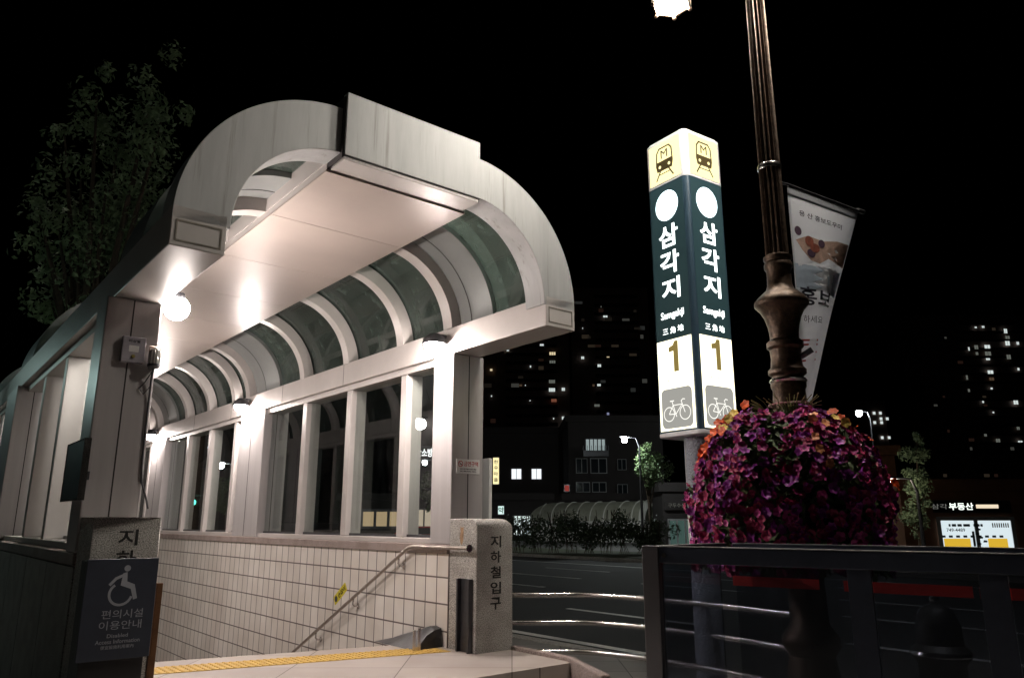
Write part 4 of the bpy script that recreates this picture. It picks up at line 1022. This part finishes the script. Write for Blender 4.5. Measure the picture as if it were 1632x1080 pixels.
# far subway canopy
ct = at(1036, 850, 60)
fc = thing('subway_canopy', 'small distant barrel vault subway canopy across the road behind the hedge', 'subway entrance', 'L', (ct.x, ct.y, -.4), R(-131))
zt_ = at(1036, 797, 60).z + .4
rr = 1.55
far_glass = mat('far_canopy_panels', (.42, .42, .34), .4, 0, 1.5, .2); far_frame = mat('far_canopy_frame', (.8, .8, .75), .5)
m_ = MB().arc(0, zt_ - rr, rr - .08, rr - .04, 0, math.pi, -11, 0, 28); m_.build('vault', far_glass, fc, smooth=True)
for k in range(9): MB().arc(0, zt_ - rr, rr - .035, rr + .02, 0, math.pi, -1.3 * k - .7, -1.3 * k - .62, 24).build('rib', far_frame, fc, smooth=True)
MB().arc(0, zt_ - rr, rr - .42, rr + .05, 0, math.pi, .002, .3, 32).build('arch_frame', far_frame, fc, smooth=True)
for s_ in (-1, 1): MB().box(s_ * (rr - .2) - .14, s_ * (rr - .2) + .14, -11, .28, 0, zt_ - rr - .002).build('side_wall', far_frame, fc)
# small kiosk shop left of the totem pole
t_, h = bld('shop', 'small dim shop with a glass door left of the totem pole', 1058, 1150, 783, 52, 4, wall_d)
winbox(t_, 1065, 1120, 829, 868, 52, wg((.45, .8, .7), .10), frame_gr, 'shopfront', 4)
a_, b_2 = at(1058, 800, 52), at(1130, 810, 52)
pl = Pl(((a_.x + b_2.x) / 2 - .4, 51.68, (a_.z + b_2.z) / 2), (1, 0, 0), (0, 0, 1), (0, -1, 0))
MB().box(a_.x, b_2.x, 51.7, 51.99, b_2.z - .1, a_.z + .1).build('sign_board', wall_d, t_)
write(t_, pl, [('구두수선 열쇠', 0, 0, 1.8, .28, .01)], mat('dim_letters', (.35, .33, .30), .7), .015)

# right hand shop
t_, h = bld('shop', 'lit estate agency shop with a phone number on its window', 1440, 1720, 782, 40, 6, mat('shop_brown', (.16, .07, .035), .8, 0, 1, .3))
Ds = 40
o_ = winbox(t_, 1494, 1618, 829, 872, Ds, wg((.82, .95, 1), .85), frame_gr, 'shopfront', 2)
a_ = at(1494, 829, Ds); b_2 = at(1618, 872, Ds)
pl = Pl((a_.x, Ds - .13, 0), (1, 0, 0), (0, 0, 1), (0, -1, 0)); X = lambda px: (px - 816) / 1243 * Ds - a_.x
Z = lambda py: at(1550, py, Ds).z
blue_l = mat('window_lettering', (.08, .12, .16), .6); pan_y = glow('yellow_panel', (1, .62, .05), .7)
write(t_, pl, [('749-4489', X(1524), Z(844), .95, .17, .01)], blue_l, .002)
for (x0, x1) in ((1503, 1545), (1573, 1604)):
    poly(MB(), pl, [(X(x0), Z(872)), (X(x1), Z(872)), (X(x1), Z(857.5)), (X(x0), Z(857.5))], .001, .004).build('yellow_panel', pan_y, t_)
for i, px in enumerate((1515, 1522, 1531, 1540, 1545, 1558, 1566)):
    w_ = (.05, .11, .11, .10, .08, .16, .06)[i]; poly(MB(), pl, [(X(px) - w_, Z(838.5)), (X(px) + w_, Z(838.5)), (X(px) + w_, Z(834.5)), (X(px) - w_, Z(834.5))], .001, .003).build('window_notice', blue_l, t_)
for i in range(8): poly(MB(), pl, [(X(1583 + i * 3.5), Z(840)), (X(1583 + i * 3.5) + .06, Z(840)), (X(1583 + i * 3.5) + .06, Z(833)), (X(1583 + i * 3.5), Z(833))], .001, .003).build('window_notice', mat('orange_notice', (.5, .2, .05), .6), t_)
for i in range(9): poly(MB(), pl, [(X(1500 + i * 11.5), Z(856)), (X(1500 + i * 11.5) + .2, Z(856)), (X(1500 + i * 11.5) + .2, Z(852.5)), (X(1500 + i * 11.5), Z(852.5))], .0045, .006).build('window_notice', blue_l, t_)
poly(MB(), pl, [(X(1549), Z(870)), (X(1553), Z(870)), (X(1553), Z(846)), (X(1549), Z(846))], .001, .003).build('door_frame', frame_gr, t_)
for (x, y) in ((1560, 843), (1557, 850), (1562, 856), (1568, 862), (1558, 866)): poly(MB(), pl, [(X(x) - .1, Z(y) - .05), (X(x) + .1, Z(y) - .05), (X(x) + .12, Z(y) + .04), (X(x) - .05, Z(y) + .06)], .0065, .008).build('window_notice', blue_l, t_)
a_, b_2 = at(1488, 800, Ds - .5), at(1612, 813, Ds - .5)
MB().box(a_.x, b_2.x, Ds - .5, Ds - .31, b_2.z - .1, a_.z + .1).build('sign_board', black, t_)
pl2 = Pl((a_.x, Ds - .5, 0), (1, 0, 0), (0, 0, 1), (0, -1, 0)); X2 = lambda px: (px - 816) / 1243 * (Ds - .5) - a_.x; Z2 = lambda py: at(1550, py, Ds - .5).z
write(t_, pl2, [('부동산', X2(1540), Z2(806.5), 1.25, .36, .02)], glow('sign_letters', (.9, 1, .92), 1.5), .002)
write(t_, pl2, [('삼각', X2(1505), Z2(806.5), .8, .26, .0)], glow('sign_letters_dim', (.7, .7, .65), .2), .002)
poly(MB(), pl2, [(X2(1564), Z2(809.5)), (X2(1600), Z2(809.5)), (X2(1600), Z2(803.5)), (X2(1564), Z2(803.5))], .001, .004).build('lit_strip', glow('lit_strip', (1, .85, .62), .9), t_)
t2, h = bld('building', 'brown walled building behind the right side of the flowers', 1380, 1438, 725, 48, 6, mat('brown_brick', (.24, .11, .05), .85, 0, 3, .25))
# lights
def street_light(px, py, D, label, e=1.0, r=.16, c=(.92, 1, .97)):
    p = at(px, py, D)
    t_ = thing('street_light', label, 'street light', 'W', (p.x + .9, D, 0), group='street lights across the road')
    MB().tube([(p.x + .9, D, 0), (p.x + .9, D, p.z - .4), (p.x + .7, D, p.z + .12), (p.x + .12, D, p.z + .2)], [.09, .06, .05, .04], 8).build('pole', steel_dk, t_, smooth=True)
    MB().box(p.x - .3, p.x + .3, D - .14, D + .14, p.z + r + .005, p.z + r + .1).build('head', steel_dk, t_, bevel=.02)
    MB().sphere((p.x, D, p.z), r, 14, 8).build('lamp_bulb', glow('street_light_bulb', c, E_FAR * e), t_, smooth='all')
street_light(995, 701, 46, 'bright street light beside the small lit tree', 1.0, .17)
street_light(1369, 659, 62, 'bright street light above the right side of the flowers', .8, .22)
street_light(352, 742, 50, 'street light glimpsed through the windows left of the second column', .3, .2)
street_light(677, 737, 40, 'street light glimpsed through the nearest right window', .15, .12)
street_light(-330, 560, 11, 'unseen street light added beyond the left edge to light the tree and beam', .09, .14, (.70, 1, .94))  # added out of view to light the tree and the left beam
street_light(1425, 768, 31.5, 'low warm wall light at the right edge of the flowers', .14, .13, (1, .85, .65))
# trees and hedge
def lobes_px(L_, D): 
    o_ = []
    for (px, py, rr_, sz) in L_:
        p = at(px, py, D); o_.append((p.x, p.y, p.z, rr_, (.8, .8, sz)))
    return o_
tree('young_tree', 'small tree with bright green lit leaves beside the street light', at(1036, 832, 46.5).x, 46.5, 2.6, lobes_px([(1030, 722, .6, 1.1), (1040, 735, .9, 1.1), (1028, 745, .6, 1), (1050, 748, .8, 1), (1036, 762, .7, .9), (1022, 733, .4, 1)], 46.5), 2600, .085, leaf_g, .09, seed=5)
tree('conifer', 'slim dark green tree right of the flowers', at(1462, 832, 33).x, 33, 1.5, lobes_px([(1462, 700, .3, 1.6), (1462, 730, .55, 1.2), (1460, 760, .6, 1.2), (1464, 795, .65, 1.1), (1460, 830, .6, 1)], 33), 3000, .07, leafmat('grey_green_leaves', (.22, .30, .17), (.10, .15, .09)), .08, seed=6)
tree('young_tree', 'leafy tree seen through the window left of the second column', at(360, 832, 38).x, 38, 1.8, lobes_px([(358, 775, .5, 1), (362, 795, .6, 1), (352, 805, .4, 1)], 38), 900, .08, leaf_g, .07, seed=8)
tree('young_tree', 'leafy tree seen through the nearest right window', at(690, 832, 36).x, 36, 1.8, lobes_px([(686, 768, .45, 1.1), (690, 790, .5, 1), (684, 800, .4, 1)], 36), 900, .08, leaf_g, .07, seed=9)
hd = random.Random(21)
labs = ['low dark shrub at the left end of the hedge beside the granite post', 'dark shrub second from the left end of the hedge', 'rounded shrub hiding the lit shop windows', 'broad shrub in the middle of the hedge', 'tall shrub under the rear of the far canopy', 'leggy shrub before the far canopy roof', 'shrub with a raised tuft before the far canopy arch', 'shrub directly below the far canopy arch', 'last shrub at the right end of the hedge by the shop']
for i, lab in enumerate(labs):
    px = 826 + i * 28; D = 39 - i * .3
    c_ = at(px, 840, D)
    t_ = thing('shrub', lab, 'shrub', 'W', (c_.x, D, 0), group='shrubs of the roadside hedge')
    m_ = MB()
    hgt = (1.8, 2.0, 2.1, 2.2, 1.9, 2.2, 2.1, 1.6, 1.7)[i]
    for j in range(9): cloud(m_, (c_.x + hd.uniform(-.6, .6), D + hd.uniform(-.6, .6), hgt * hd.uniform(.3, .85)), .45, 90, .085, hd)
    m_.build('foliage', leaf_d, t_)
    m_ = MB()
    for j in range(6): m_.tube([(c_.x + .1 * j - .25, D, 0), (c_.x + hd.uniform(-.6, .6), D + hd.uniform(-.3, .3), hgt * .95)], .015, 5)
    m_.build('stem', bark, t_)
# traffic light, church cross and a red car seen through the windows
p = at(308, 800, 44)
t_ = thing('traffic_light', 'traffic signal showing green, seen through the windows', 'traffic light', 'W', (p.x + 1, 44, 0))
MB().tube([(p.x + 1.2, 44, 0), (p.x + 1.2, 44, p.z + .4), (p.x, 44.1, p.z + .4)], .06, 8).build('pole', steel_dk, t_)
MB().box(p.x - .7, p.x + .3, 44, 44.25, p.z - .2, p.z + .2).build('case', black, t_, bevel=.03)
MB().sphere((p.x, 44.0, p.z), .16, 12, 8).build('green_lamp', glow('signal_green', (.1, 1, .7), 4), t_)
for k in (-.33, -.55): MB().sphere((p.x + k, 43.99, p.z), .1, 12, 8).build('unlit_lamp', steel_dk, t_)
p = at(322, 712, 90)
t_ = thing('church', 'dark church with a glowing white cross seen through the windows', 'church', 'W', (p.x, 90, 0))
MB().box(p.x - 4, p.x + 4, 90.6, 98, -.5, p.z - 2.4).build('wall', wall_d, t_)
MB().lathe([(2.2, p.z - 2.39), (.1, p.z - .62)], p.x, 93, 4).build('spire', wall_d, t_)
MB().box(p.x - .1, p.x + .1, 92.9, 93.0, p.z - .6, p.z + .75).box(p.x - .5, p.x - .101, 92.9, 93.0, p.z + .15, p.z + .35).box(p.x + .101, p.x + .5, 92.9, 93.0, p.z + .15, p.z + .35).build('cross', glow('cross_glow', (.8, .8, 1), 3), t_)
p = at(672, 845, 42)
t_ = thing('parked_car', 'red car glimpsed through the nearest right window', 'car', 'W', (p.x, 42, -.12))
sec = [(-2.1, .35), (-2.15, .75), (-1.5, .95), (-.8, 1.4), (.7, 1.42), (1.5, 1.0), (2.1, .9), (2.15, .4)]
MB().prism([(x, z - .12) for x, z in sec], lambda x, z: Vector((p.x + x, 41.2, z)), lambda x, z: Vector((p.x + x, 42.8, z))).build('body', mat('red_car_paint', (.4, .015, .02), .25), t_, bevel=.08)
MB().prism([(x, z - .12) for x, z in [(-1.15, 1.0), (-.72, 1.33), (.62, 1.35), (1.2, 1.02)]], lambda x, z: Vector((p.x + x, 41.17, z)), lambda x, z: Vector((p.x + x, 41.199, z))).build('side_window', dark_glass, t_)
for x in (-1.35, 1.35):
    m_ = MB().lathe([(.2, 0), (.32, .02), (.32, .2), (.2, .22)], 0, 0, 20); m_.v = [Vector((p.x + x + v.x, 41.15 + v.z, .2 + v.y)) for v in m_.v]; m_.build('wheel', black, t_, smooth=True)
MB().box(p.x + 2.02, p.x + 2.17, 41.3, 41.6, .6, .75).build('tail_light', glow('tail_light', (1, .05, .03), 3), t_)
